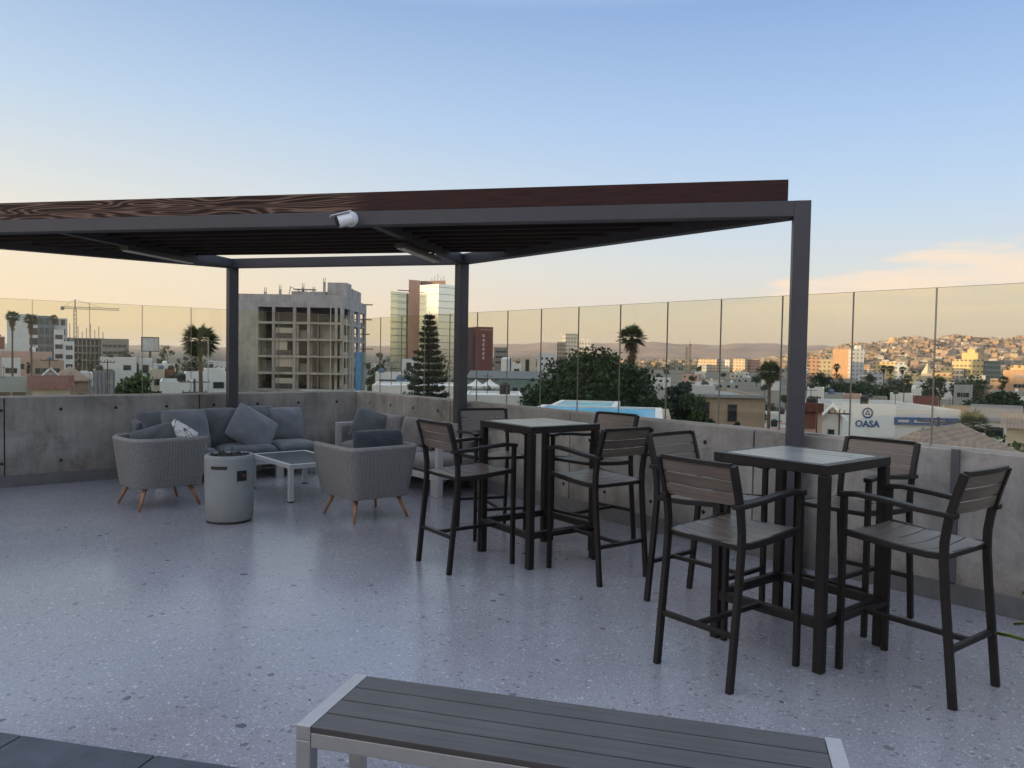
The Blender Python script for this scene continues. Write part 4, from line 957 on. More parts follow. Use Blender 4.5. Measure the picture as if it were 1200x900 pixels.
def window(root, x, z, w, h, y=0.0, name='window', pane=PANE, frame=WFRAME, side=0):
    """set into the front (side 0) or the right-hand end wall (side 1, x is then the depth)"""
    k = (round(w, 2), round(h, 2), name, pane.name, frame.name)
    if k not in WIN_CACHE:
        mb = MB(); f = 0.07
        mb.b2((-w / 2, -0.05, 0), (-w / 2 + f, 0.02, h), 0); mb.b2((w / 2 - f, -0.05, 0), (w / 2, 0.02, h), 0); mb.b2((-w / 2 + f, -0.05, 0), (w / 2 - f, 0.02, f), 0); mb.b2((-w / 2 + f, -0.05, h - f), (w / 2 - f, 0.02, h), 0)
        mb.b2((-w / 2 + f, -0.012, f), (w / 2 - f, 0.015, h - f), 1)
        me = mb.build(name, [frame, pane]); WIN_CACHE[k] = me.data; o = me
    else:
        o = bpy.data.objects.new(name, WIN_CACHE[k]); col.objects.link(o)
    o.parent = root
    if side == 0: o.location = (x, y, z)
    else: o.location = (y, x, z); o.rotation_euler = (0, 0, H90)
    return o
def shell_box(mb, w, d, h, par=0.5, t=0.22, x0=0, y0=0, z0=0, mi=0, ri=1):
    """walls with a parapet and a sunk flat roof"""
    X0, X1, Y0, Y1, Z = x0, x0 + w, y0, y0 + d, z0 + h
    mb.add([(X0, Y0, z0), (X1, Y0, z0), (X1, Y1, z0), (X0, Y1, z0), (X0, Y0, Z), (X1, Y0, Z), (X1, Y1, Z), (X0, Y1, Z),
            (X0 + t, Y0 + t, Z), (X1 - t, Y0 + t, Z), (X1 - t, Y1 - t, Z), (X0 + t, Y1 - t, Z), (X0 + t, Y0 + t, Z - par), (X1 - t, Y0 + t, Z - par), (X1 - t, Y1 - t, Z - par), (X0 + t, Y1 - t, Z - par)],
           [(0, 1, 5, 4), (1, 2, 6, 5), (2, 3, 7, 6), (3, 0, 4, 7), (4, 5, 9, 8), (5, 6, 10, 9), (6, 7, 11, 10), (7, 4, 8, 11), (8, 9, 13, 12), (9, 10, 14, 13), (10, 11, 15, 14), (11, 8, 12, 15)], mi)
    mb.add([(X0 + t, Y0 + t, Z - par), (X1 - t, Y0 + t, Z - par), (X1 - t, Y1 - t, Z - par), (X0 + t, Y1 - t, Z - par)], [(0, 1, 2, 3)], ri)
def roof_clutter(r, w, d, h, seed):
    q = random.Random(seed)
    if q.random() < 0.75:
        x, y = q.uniform(.2, .8) * w, q.uniform(.3, .8) * d; mb = MB(); mb.lathe([(0, 0), (0.5, 0), (0.5, 0.9), (0.3, 1.15), (0, 1.2)], n=14); o = mb.build('water_tank', q.choice((BLACK, WHITEP, mat('tank_blue', (0.08, 0.14, 0.22), 0.5))), r); o.location = (x, y, h - 0.36)
    if q.random() < 0.5:
        mb = MB(); x, y = q.uniform(.1, .9) * w, q.uniform(.2, .9) * d; mb.tube([(x, y, h - .4), (x, y, h + 1.6)], 0.035, 5); mb.b2((x - 0.5, y - 0.02, h + 1.3), (x + 0.5, y + 0.02, h + 1.34)); mb.build('aerial', STEEL, r)
def frame_at(px0, px1, py, D, skew=0.0, base=None):
    p0, p1 = spot(px0, D, py), spot(px1, D * (1 + skew), py); u = p1 - p0; w = u.length
    mid = (p0 + p1) / 2; z1 = elev((px0 + px1) / 2, py, mid.length)
    b = tz(mid.x, mid.y) - 0.3 if base is None else base
    return p0, w, math.atan2(u.y, u.x), b, z1 - b
def bld(label, px0, px1, py, D, depth, m, skew=0.0, name='building', cat='building', group=None, base=None, roof=None, par=0.5, roofm=None):
    p0, w, a, b, h = frame_at(px0, px1, py, D, skew, base)
    r = thing(name, label, cat, (p0.x, p0.y, b), a, group)
    c = r.location + Vector((math.cos(a) * w / 2 - math.sin(a) * depth / 2, math.sin(a) * w / 2 + math.cos(a) * depth / 2, 0)); FOOT.append((c.x, c.y, math.hypot(w, depth) / 2 * 0.9))
    mb = MB()
    if roof is None:
        shell_box(mb, w, depth, h, par); mb.build('wall', [m, roofm or ROOFG], r)
        if D < 300: roof_clutter(r, w, depth, h - par + 0.36, int(px0 * 3 + D))
    else:
        kind, rh = roof; mb.b2((0, 0, 0), (w, depth, h - rh)); e = 0.5
        if kind == 'gable':   # ridge along depth, gable to the front
            mb.add([(0, 0, h - rh), (w, 0, h - rh), (w / 2, 0, h - 0.06), (0, depth, h - rh), (w, depth, h - rh), (w / 2, depth, h - 0.06)], [(0, 1, 2), (3, 5, 4), (0, 2, 5, 3), (1, 4, 5, 2)])
        mb.build('wall', m, r)
        mb = MB(); z0 = h - rh
        if kind == 'gable':
            for s_ in (0, 1):
                xe = -e if s_ == 0 else w + e; sl = rh / (w / 2) * e
                mb.add([(xe, -e, z0 - sl), (w / 2, -e, h), (w / 2, depth + e, h), (xe, depth + e, z0 - sl), (xe, -e, z0 - sl + 0.16), (w / 2, -e, h + 0.16), (w / 2, depth + e, h + 0.16), (xe, depth + e, z0 - sl + 0.16)],
                       [(0, 1, 2, 3), (4, 7, 6, 5), (0, 4, 5, 1), (1, 5, 6, 2), (2, 6, 7, 3), (3, 7, 4, 0)])
        elif kind == 'hip':
            k = min(w, depth) / 2
            if w >= depth: rg = [(k, depth / 2), (w - k, depth / 2)]
            else: rg = [(w / 2, k), (w / 2, depth - k)]
            c = [(-e, -e), (w + e, -e), (w + e, depth + e), (-e, depth + e)]
            vs = [(x, y, z0) for x, y in c] + [(x, y, h) for x, y in rg] + [(x, y, z0 - 0.15) for x, y in c]
            if w >= depth: fs = [(0, 1, 5, 4), (1, 2, 5), (2, 3, 4, 5), (3, 0, 4)]
            else: fs = [(0, 1, 4), (1, 2, 5, 4), (2, 3, 5), (3, 0, 4, 5)]
            mb.add(vs, fs + [(6, 7, 1, 0), (7, 8, 2, 1), (8, 9, 3, 2), (9, 6, 0, 3), (9, 8, 7, 6)])
        elif kind == 'shed':
            mb.add([(-e, -e, z0), (w + e, -e, z0), (w + e, depth + e, h), (-e, depth + e, h), (-e, -e, z0 - 0.15), (w + e, -e, z0 - 0.15), (w + e, depth + e, h - 0.15), (-e, depth + e, h - 0.15)],
                   [(0, 1, 2, 3), (7, 6, 5, 4), (0, 4, 5, 1), (1, 5, 6, 2), (2, 6, 7, 3), (3, 7, 4, 0)])
            mb.b2((0, depth - 0.2, z0), (w, depth, h - 0.16))
        elif kind == 'ridge':  # ridge along the front
            mb.add([(-e, -e, z0 - 0.1), (w + e, -e, z0 - 0.1), (w + e, depth / 2, h), (-e, depth / 2, h), (w + e, depth + e, z0 - 0.1), (-e, depth + e, z0 - 0.1)], [(0, 1, 2, 3), (3, 2, 4, 5), (0, 3, 5), (1, 4, 2), (0, 5, 4, 1)])
        mb.build('roof', roofm or REDTILE, r)
    return r, w, h
def win_rows(b, n, rows, z0, dz, w, h, margin=0.8, pane=PANE, frame=WFRAME):
    r, W, Hh = b
    for j in range(rows):
        for i in range(n): window(r, margin + (W - 2 * margin) * (i + 0.5) / n, z0 + j * dz, w, h, pane=pane, frame=frame)

# ------------------------------------------------------------------ trees
def leaf_quads(c, s, up=0.3, asp=0.55):
    n = len(c); d = rng.normal(size=(n, 3)); d[:, 2] += up; d /= np.linalg.norm(d, axis=1)[:, None]
    t = rng.normal(size=(n, 3)); a = np.cross(d, t); a /= np.linalg.norm(a, axis=1)[:, None]; b = np.cross(d, a)
    s = (s * rng.uniform(0.6, 1.35, n))[:, None]
    v = np.stack([c - a * s, c + b * s * asp, c + a * s, c - b * s * asp], 1).reshape(-1, 3)
    return v, np.arange(n * 4).reshape(-1, 4)
def crown_points(clumps, per, spread):
    cl = np.array([q[:3] for q in clumps]); rs = np.array([q[3] for q in clumps])
    i = rng.integers(0, len(cl), per * len(cl)); d = rng.normal(size=(len(i), 3)); d /= np.linalg.norm(d, axis=1)[:, None]
    rr = rs[i] * rng.uniform(0.25, 1.0, len(i)) ** 0.5
    return cl[i] + d * rr[:, None] * np.array([1, 1, spread])
TREE_I = [0]
def tree(label, px, D, pytop, wpx, m=LEAF_MID, crown_frac=0.8, n=46, per=26, leaf=None, group=None, cat='tree', name='tree', shape='round', pybase=None, depth=1.0):
    p = spot(px, D, pytop); b = tz(p.x, p.y); h = elev(px, pytop, D) - b; rad = wpx / 2 / 909.86 * D
    r = thing(name, label, cat, (p.x, p.y, b), rng.uniform(0, 6.28), group); FOOT.append((p.x, p.y, min(rad, 3) * 0.7))
    ch = h * crown_frac if pybase is None else h - (elev(px, pybase, D) - b); cz = h - ch / 2; s = leaf or max(0.17, rad * 0.098)
    clumps = []
    while len(clumps) < n:
        q = rng.uniform(-1, 1, 3); l = np.linalg.norm(q)
        if l > (0.93 if n > 300 else 1) or l < 0.35: continue
        taper = 1.0
        if shape == 'cone': taper = max(0.12, (1 - q[2]) / 2 * 1.15); q[:2] = q[:2] / max(l, 0.3) * rng.uniform(0.3, 1)
        if shape == 'dome': q[2] = q[2] * 0.5 + 0.15 if q[2] < 0 else q[2]
        clumps.append((q[0] * rad * 0.90 * taper, q[1] * rad * 0.90 * taper * depth, cz + q[2] * ch * 0.45, (rad * (rng.uniform(0.20, 0.38) + (0.09 if n < 100 else 0)) * (0.45 + 0.55 * taper)) * (1.5 if shape == 'cone' else 1.0) * (0.70 if n > 300 else 1.0)))
    pts = crown_points(clumps, int(per * 1.7), 0.8); v, f = leaf_quads(pts, np.full(len(pts), s))
    npmesh('crown', v, f, m, r)
    mb = MB(); tr = max(0.09, 0.028 * h); tp = Vector((rng.uniform(-.1, .1) * rad, rng.uniform(-.1, .1) * rad, h - ch * 0.55))
    mb.tube([(0, 0, -0.2), tuple(tp * 0.5), tuple(tp)], [tr * 1.25, tr, tr * 0.7], 8)
    for q in clumps[:7]: mb.tube([tuple(tp * rng.uniform(0.55, 0.95)), tuple((tp + Vector(q[:3])) / 2 + Vector((0, 0, -0.1 * rad))), tuple(q[:3])], [tr * 0.5, tr * 0.3, tr * 0.12], 5)
    mb.build('trunk', BARK, r)
    return r
def palm(label, px, D, pytop, pycen, rpx, skirt=0.0, n=34, fan=True, group=None, m=LEAF_PALM, thin=1.0, lush=1.0):
    p = spot(px, D, pycen); b = tz(p.x, p.y); zc = elev(px, pycen, D) - b; R_ = rpx / 909.86 * D
    r = thing('palm_tree', label, 'palm tree', (p.x, p.y, b), 0, group); FOOT.append((p.x, p.y, 0.8))
    lean = Vector((rng.uniform(-.02, .02) * zc, rng.uniform(-.02, .02) * zc, 0))
    mb = MB(); tr = 0.024 * math.sqrt(zc / 10) * 9 * thin * 0.9
    pts = [lean * (t * t) + Vector((0, 0, zc * t - 0.2 * (t == 0))) for t in np.linspace(0, 1, 9)]
    mb.tube(pts, [tr * (1.25 - 0.45 * t) * (1 + 0.05 * (i % 2)) for i, t in enumerate(np.linspace(0, 1, 9))], 10); mb.build('trunk', BARK, r, smooth=False)
    V, F, MI = [], [], []
    def frond(az, el, L, dead):
        d = Vector((math.cos(az) * math.cos(el), math.sin(az) * math.cos(el), math.sin(el))); sd = Vector((-math.sin(az), math.cos(az), 0)); c = lean + Vector((0, 0, zc))
        pl = L * 0.40; tipp = c + d * pl + Vector((0, 0, -0.02 * L * (1 - el)))
        o = len(V); w = 0.02 * L
        V.extend([c - sd * w, c + sd * w, tipp + sd * w * .6, tipp - sd * w * .6]); F.append((o, o + 1, o + 2, o + 3)); MI.append(dead)
        nl = 13
        for k in range(nl):
            a = (k / (nl - 1) - 0.5) * (2.5 if not dead else 1.3); q = (d * math.cos(a) + sd * math.sin(a)); ln = L * 0.66 * (0.75 + 0.25 * math.cos(a)) * rng.uniform(0.85, 1.1)
            e = tipp + q * ln + Vector((0, 0, -ln * (0.10 + 0.16 * abs(math.sin(a))))); mid = tipp + q * ln * 0.55 + Vector((0, 0, -ln * 0.05)); nrm = q.cross(d.cross(sd)).normalized(); ww = L * 0.044
            o = len(V); V.extend([tipp, mid - nrm * ww, e, mid + nrm * ww]); F.append((o, o + 1, o + 2, o + 3)); MI.append(dead)
    for i in range(n):
        t = (i + 0.5) / n; el = math.asin(min(1, max(-1, 1.0 - (1.45 * lush) * t ** 0.9))) ; frond(i * 2.39996 + rng.uniform(-.2, .2), el, R_ * rng.uniform(0.85, 1.08), 0)
    npmesh('crown', np.array([tuple(v) for v in V]), np.array(F), m, r)
    if skirt:
        V, F, MI = [], [], []
        for i in range(int(30 + 14 * skirt)):
            zz = rng.uniform(0, 1); az = rng.uniform(0, 6.28); c = lean + Vector((0, 0, zc - zz * R_ * skirt * 0.6)); L = R_ * rng.uniform(0.55, 0.85) * (1 - 0.45 * zz); d = Vector((math.cos(az) * 0.62, math.sin(az) * 0.62, -1)).normalized(); sd = Vector((-math.sin(az), math.cos(az), 0))
            for k in range(5):
                a = (k - 2) * 0.22; e = c + (d * math.cos(a) + sd * math.sin(a)) * L * rng.uniform(0.8, 1.1); mid = (c + e) / 2 + Vector((math.cos(az), math.sin(az), 0)) * L * 0.16
                o = len(V); V.extend([c, mid - sd * L * 0.06, e, mid + sd * L * 0.06]); F.append((o, o + 1, o + 2, o + 3))
        npmesh('dead_frond_skirt', np.array([tuple(v) for v in V]), np.array(F), DEAD, r)
    return r
def pole(label, px, D, pytop, rad=0.09, arms=(), name='utility_pole', cat='pole', m=None, wires=False):
    p = spot(px, D, pytop); b = tz(p.x, p.y); h = elev(px, pytop, D) - b; m = m or mat('pole_wood', (0.075, 0.062, 0.052), 0.85, 0, 0.2, 4)
    r = thing(name, label, cat, (p.x, p.y, b), -math.atan2(p.x, p.y)); mb = MB(); mb.tube([(0, 0, 0), (0, 0, h)], [rad * 1.2, rad * 0.8], 8); mb.build('shaft', m, r); FOOT.append((p.x, p.y, 0.4))
    for (dz, L) in arms:
        mb = MB(); mb.b2((-L / 2, -0.06 - rad, h - dz - 0.06), (L / 2, -rad, h - dz + 0.06))
        for q in (-0.46, -0.2, 0.2, 0.46): mb.tube([(q * L, -0.03 - rad, h - dz + 0.06), (q * L, -0.03 - rad, h - dz + 0.26)], 0.05, 6)
        mb.build('crossarm', m, r)
    return r

# ================================================================== left of the first post
b = bld('tall white hotel block with a blank end wall and a narrow glazed strip, far left', 8, 44, 368, 300, 16, PLASTER['white'])
b2 = MB(); w0 = b[1]; b2.b2((w0 + 0.01, 0.6, 0), (w0 + 4.6, 15.4, b[2] - 0.3)); b2.build('stair_tower', m_facade('hotel_glass', (0.16, 0.19, 0.21), (0.06, 0.085, 0.10), 1.6, 3.2, 0.7, 0.8), b[0])
for j in range(6): window(b[0], w0 * 0.86, b[2] - 3.4 - j * 3.3, 2.4, 2.3)
b3 = MB(); b3.b2((w0 + 4.62, 2.0, 0), (w0 + 8.6, 14, b[2] - 0.9)); b3.build('balcony_wing', m_facade('balcony_dark', (0.45, 0.46, 0.46), (0.05, 0.05, 0.055), 1.9, 3.2, 0.6, 0.72), b[0])
b = bld('stepped white apartment house right of the tall white hotel block', 63, 75, 386, 290, 14, PLASTER['white'], par=0.4)
for j in range(4): window(b[0], b[1] * 0.5, b[2] - 3.2 - j * 3.1, 2.2, 1.5)
b = bld('low white apartment house stepping down in front of the building site', 75, 87, 400, 280, 14, PLASTER['white'], par=0.4); win_rows(b, 2, 3, b[2] - 8.5, 2.9, 1.3, 1.4)
# building site with column bars and crane
p0, w, a, bz, h = frame_at(70, 122, 396, 420, 0.0)
r = thing('construction_site', 'unfinished concrete frame bristling with steel column bars below the tower crane', 'building site', (p0.x, p0.y, bz), a); FOOT.append((p0.x + 8, p0.y + 8, 16))
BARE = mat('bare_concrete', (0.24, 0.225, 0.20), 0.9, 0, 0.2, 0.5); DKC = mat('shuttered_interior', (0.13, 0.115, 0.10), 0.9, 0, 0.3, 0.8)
for k in range(4):
    mb = MB(); mb.b2((0 + k * 0.4, 0, h - 0.6 - k * 3.4), (w, 14, h - k * 3.4)); mb.build('floor_slab', BARE, r)
for k in range(11):
    x = w * k / 10; mb = MB(); mb.b2((-0.25, -0.25, 0), (0.25, 0.25, h - 0.61)); o = mb.build('column', BARE, r); o.location = (x * 0.94 + 0.6, 0.6, 0)
    mb = MB()
    for q in ((-.16, -.16), (.16, -.16), (.16, .16), (-.16, .16)): mb.tube([(q[0], q[1], h), (q[0] * .8, q[1] * .8, h + 3.0 + (k * 37 % 5) * 0.9)], 0.07, 4)
    mb.build('rebar', mat('rusty_bar', (0.10, 0.062, 0.04), 0.9), o)
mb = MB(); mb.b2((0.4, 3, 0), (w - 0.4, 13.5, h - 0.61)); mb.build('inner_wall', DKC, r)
def lattice(mb, p0, p1, w, n, rad=0.1):
    p0, p1 = Vector(p0), Vector(p1); d = (p1 - p0).normalized(); x = d.cross(Vector((0.3, 1, 0.2))).normalized(); y = d.cross(x)
    cs = [(x * a + y * b_) * w / 2 for a, b_ in ((-1, -1), (1, -1), (1, 1), (-1, 1))]
    for c in cs: mb.tube([p0 + c, p1 + c], rad, 4)
    for i in range(n):
        a, b_ = p0.lerp(p1, i / n), p0.lerp(p1, (i + 1) / n)
        for k in range(4): mb.tube([a + cs[(k + i) % 4], b_ + cs[(k + 1 + i) % 4]], rad * 0.7, 4)
p = spot(88, 440, 360); zt = elev(88, 362, 440); r = thing('tower_crane', 'thin tower crane with a long level jib standing over the building site', 'crane', (p.x, p.y, GZ), -math.atan2(p.x, p.y)); CRN = mat('crane_paint', (0.20, 0.18, 0.15), 0.7)
Lz = zt - GZ; mb = MB(); lattice(mb, (0, 0, 0), (0, 0, Lz), 1.1, 16, 0.08); mb.build('mast', CRN, r)
mb = MB(); lattice(mb, (0, 0, Lz + 0.5), (19.5, 0, Lz + 0.5), 0.9, 16, 0.06); mb.build('jib', CRN, r)
mb = MB(); lattice(mb, (0, 0, Lz + 0.5), (-6, 0, Lz + 0.5), 0.9, 5, 0.06); mb.b2((-6.2, -0.6, Lz - 0.7), (-4.6, 0.6, Lz + 0.7)); mb.build('counter_jib', CRN, r)
mb = MB(); mb.tube([(0, 0, Lz), (0, 0, Lz + 4.6)], 0.3, 6); mb.tube([(0, 0, Lz + 4.5), (12, 0, Lz + 1)], 0.06, 4); mb.tube([(0, 0, Lz + 4.5), (-5, 0, Lz + 1)], 0.06, 4); mb.build('tower_head', CRN, r)
b = bld('beige flat-topped block right of the building site with the crane', 118, 151, 397, 410, 20, PLASTER['block']); win_rows(b, 5, 3, b[2] - 10.5, 3.2, 2.0, 1.4)
b = bld('long low pale pink building across the street below the white hotel block', 0, 61, 412, 205, 14, PLASTER['pink'], par=0.3); win_rows(b, 4, 1, b[2] - 4, 3, 1.4, 1.3)
b = bld('small white house with a rust red upper storey at the left picture edge', -14, 6, 394, 240, 12, PLASTER['white']); mb = MB(); mb.b2((1.0, -0.15, b[2] - 3.2), (b[1] - 0.2, -0.01, b[2] - 0.2)); mb.build('upper_storey', mat('rust_render', (0.26, 0.085, 0.05), 0.85), b[0]); window(b[0], 3, b[2] - 6, 1.6, 1.3)
b = bld('low white house behind the two tall palms on the left', 2, 24, 420, 185, 9, PLASTER['white']); win_rows(b, 2, 1, b[2] - 3, 3, 1.3, 1.1)
b = bld('grey green house with a wide window at the left end of the wall top', -30, 39, 444, 112, 9, PLASTER['teal'], skew=-0.015); win_rows(b, 3, 1, b[2] - 2.6, 3, 1.7, 1.1)
b = bld('cream house with a dark red tiled roof low on the left', 37, 82, 441, 108, 7, PLASTER['cream'], roof=('ridge', 1.4), roofm=REDTILE); win_rows(b, 2, 1, b[2] - 3.4, 3, 1.3, 1.2)
b = bld('white gabled house directly behind the dark red tiled roof', 42, 76, 433, 118, 8, PLASTER['white'], roof=('gable', 1.7), roofm=mat('pale_roof', (0.45, 0.44, 0.43), 0.85, 0, 0.15, 1)); window(b[0], b[1] * .5, b[2] - 1.6, 1.2, 0.9)
b = bld('brown hip-roofed house right of the white gabled house', 60, 103, 430, 131, 10, PLASTER['tan'], roof=('hip', 2.0), roofm=TANTILE)
b = bld('tan walled house with a strip of dark windows under its flat eaves, far left', 36, 75, 422, 165, 9, PLASTER['tan']); win_rows(b, 4, 1, b[2] - 2.6, 3, 1.3, 1.2)
b = bld('white box-shaped house with one small blue window beyond the big round bush', 117, 160, 419, 178, 12, PLASTER['white']); window(b[0], b[1] * 0.74, b[2] - 2.6, 1.5, 1.1); window(b[0], b[1] * 0.25, b[2] - 3.8, 1.2, 1.1)
b = bld('grey ribbed shed left of the big round bush', 109, 135, 434, 124, 9, m_facade('ribbed_sheet', (0.22, 0.22, 0.225), (0.15, 0.15, 0.155), 0.5, 60, 1.0, 0.3))
b = bld('plain white house left of the small shrub tree on the left', 84, 108, 437, 136, 8, PLASTER['white']); window(b[0], b[1] * .4, b[2] - 2.6, 1.2, 1.1)
b = bld('white house with a dark doorway right behind the billboard', 163, 178, 420, 190, 10, PLASTER['white']); window(b[0], b[1] * .5, b[2] - 3.2, 1.3, 1.8)
b = bld('narrow white house between the billboard and the dark trees', 180, 206, 427, 172, 9, PLASTER['white']); win_rows(b, 2, 1, b[2] - 2.7, 3, 1.2, 1.1)
b = bld('rust brown house corner beside the big round bush on its right', 192, 205, 433, 140, 7, mat('rust_brown', (0.17, 0.085, 0.06), 0.85, 0, 0.2, 1)); window(b[0], b[1] * .5, b[2] - 2.2, 1.0, 0.9)
b = bld('cream house half hidden behind the big round bush', 176, 193, 433, 138, 8, PLASTER['cream']); window(b[0], b[1] * .5, b[2] - 2.6, 1.0, 1.1)
b = bld('large plain white flat-roofed building low beside the grey post', 187, 226, 447, 98, 10, PLASTER['white'], par=0.25)
b = bld('white two-level building with a small dark window left of the first post', 214, 268, 438, 106, 12, PLASTER['white']); window(b[0], b[1] * .78, b[2] - 1.9, 1.4, 0.9); mb = MB(); shell_box(mb, 2.6, 4, 1.0, 0.2, x0=b[1] - 3.0, y0=1, z0=b[2] - 0.35); mb.build('roof_room', [PLASTER['white'], ROOFG], b[0])
b = bld('white house high behind the first post with a dark window row', 250, 275, 424, 150, 9, PLASTER['white']); win_rows(b, 2, 1, b[2] - 2.2, 3, 1.4, 1.0)
# billboard
p = spot(176, 240, 402); zt = elev(176, 396, 240); r = thing('billboard', 'white billboard in a dark frame raised on a single pole', 'billboard', (p.x, p.y, GZ), -math.atan2(p.x, p.y)); Lz = zt - GZ
mb = MB(); mb.tube([(0, 0.3, 0), (0, 0.3, Lz - 1)], 0.3, 10); mb.build('pole', STEEL, r)
mb = MB(); mb.b2((-2.1, -0.1, Lz - 3.6), (2.1, 0.1, Lz)); mb.build('panel', mat('billboard_face', (0.50, 0.50, 0.50), 0.6, 0, 0.35, 0.35), r)
mb = MB(); mb.b2((-2.3, -0.15, Lz), (2.3, 0.15, Lz + 0.25)); mb.b2((-2.3, -0.15, Lz - 3.85), (2.3, 0.15, Lz - 3.6)); mb.b2((-2.3, -0.15, Lz - 3.599), (-2.1, 0.15, Lz - 0.001)); mb.b2((2.1, -0.15, Lz - 3.599), (2.3, 0.15, Lz - 0.001)); mb.build('frame', mat('billboard_frame', (0.10, 0.075, 0.06), 0.7), r)
# vegetation on the left
palm('very tall thin fan palm with a brown heart-shaped crown at the far left edge', 14, 150, 368, 371, 8, skirt=2.6, n=30, thin=0.55)
palm('tall thin fan palm with a brown shaggy crown, second from the left edge', 37, 145, 371, 375, 8, skirt=2.4, n=30, thin=0.55)
palm('tiny far fan palm beside the balconies of the white hotel block', 61, 250, 369, 373, 5, skirt=1.5, n=24, thin=0.5)
palm('bushy fan palm with a full green crown left of the first pergola post', 237, 78, 378, 399, 22, skirt=1.0, n=64, thin=0.8, lush=1.28)
tree('big round garden bush just beyond the wall on the left', 160, 88, 429, 56, LEAF_MID, n=60, per=40, shape='dome', crown_frac=0.95)
tree('small dark shrub tree left of the big round garden bush', 100, 86, 447, 26, LEAF_FICUS, n=30, per=30, crown_frac=0.9)
tree('loose open tree on the skyline right of the billboard', 194, 215, 402, 26, LEAF_OLIVE, n=26, per=22)
tree('broad dusty tree behind the bushy fan palm', 222, 132, 414, 40, LEAF_OLIVE, n=44, per=30)
tree('dusty tree right of the bushy fan palm, beside the first post', 252, 140, 418, 28, LEAF_OLIVE, n=36, per=26)
tree('dark cypress standing in front of the pink building on the left', 33, 150, 412, 9, LEAF_FICUS, n=30, per=22, shape='cone', crown_frac=0.95)
tree('dark cypress beside the low white apartment house', 93, 200, 409, 9, LEAF_FICUS, n=30, per=20, shape='cone', crown_frac=0.95)
tree('dark upright tree left of the white box-shaped house', 105, 185, 411, 11, LEAF_FICUS, n=30, per=20, shape='cone', crown_frac=0.95)
tree('dark hedge-like trees below the beige flat-topped block', 140, 260, 411, 36, LEAF_FICUS, n=40, per=24, shape='dome')
tree('low green tree in front of the narrow white house', 191, 185, 420, 18, LEAF_FICUS, n=30, per=22)
pole('wooden utility pole with crossarms standing on the white roof side', 228, 94, 444, 0.13, [(0.35, 3.2), (1.5, 2.6)])
pole('thin pale lamp pole in front of the bushy fan palm', 244, 76, 396, 0.05, m=mat('pale_pole', (0.35, 0.34, 0.33), 0.6))
pole('thin utility pole in front of the tan walled house, far left', 58, 120, 419, 0.10, [(0.4, 2.0)])
pole('thin utility pole by the grey ribbed shed', 126, 116, 421, 0.09, [(0.4, 1.8)])

# ================================================================== concrete high-rise under construction
p0, w, a, bz, h = frame_at(276, 402, 345, 153, -0.035)
r = thing('apartment_block', 'unfinished grey concrete apartment block with open floors, between the two left posts', 'apartment block', (p0.x, p0.y, bz), a); FOOT.append((p0.x + 12, p0.y + 10, 18))
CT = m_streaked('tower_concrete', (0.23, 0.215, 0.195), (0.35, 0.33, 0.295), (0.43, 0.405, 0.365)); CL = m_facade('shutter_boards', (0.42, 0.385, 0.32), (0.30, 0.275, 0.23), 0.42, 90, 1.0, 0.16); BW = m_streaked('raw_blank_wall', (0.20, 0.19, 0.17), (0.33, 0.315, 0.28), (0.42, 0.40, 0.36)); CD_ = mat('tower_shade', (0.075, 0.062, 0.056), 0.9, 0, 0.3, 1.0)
mat('raw_block', (0.22, 0.205, 0.185), 0.9, 0, 0.25, 1.5)
dp = 24.0; fh = 3.12; n = 8
xb = [0, 4.2, 6.75, 7.3, 10.6, 11.0, 13.2, 13.9, 15.3, 18.3, w]
top = h - 0.01
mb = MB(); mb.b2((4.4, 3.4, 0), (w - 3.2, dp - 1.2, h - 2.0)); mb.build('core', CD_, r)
for k in range(n + 1):
    z = h - 1.9 - k * fh
    if z < 0.5: break
    mb = MB(); mb.b2((4.21, 0.0, z - 0.42), (w, dp, z)); mb.build('floor_slab', CT, r)
mb = MB(); mb.b2((0, -0.02, 0), (4.2, dp, h)); mb.build('blank_wall', BW, r)
mb = MB(); mb.b2((4.205, -0.03, h - 1.899), (w, 0.3, h)); mb.b2((w - 0.3, 0.301, h - 1.899), (w, dp, h - 0.2)); mb.b2((4.205, dp - 0.3, h - 1.899), (w - 0.301, dp, h - 0.2)); mb.build('parapet', CT, r)
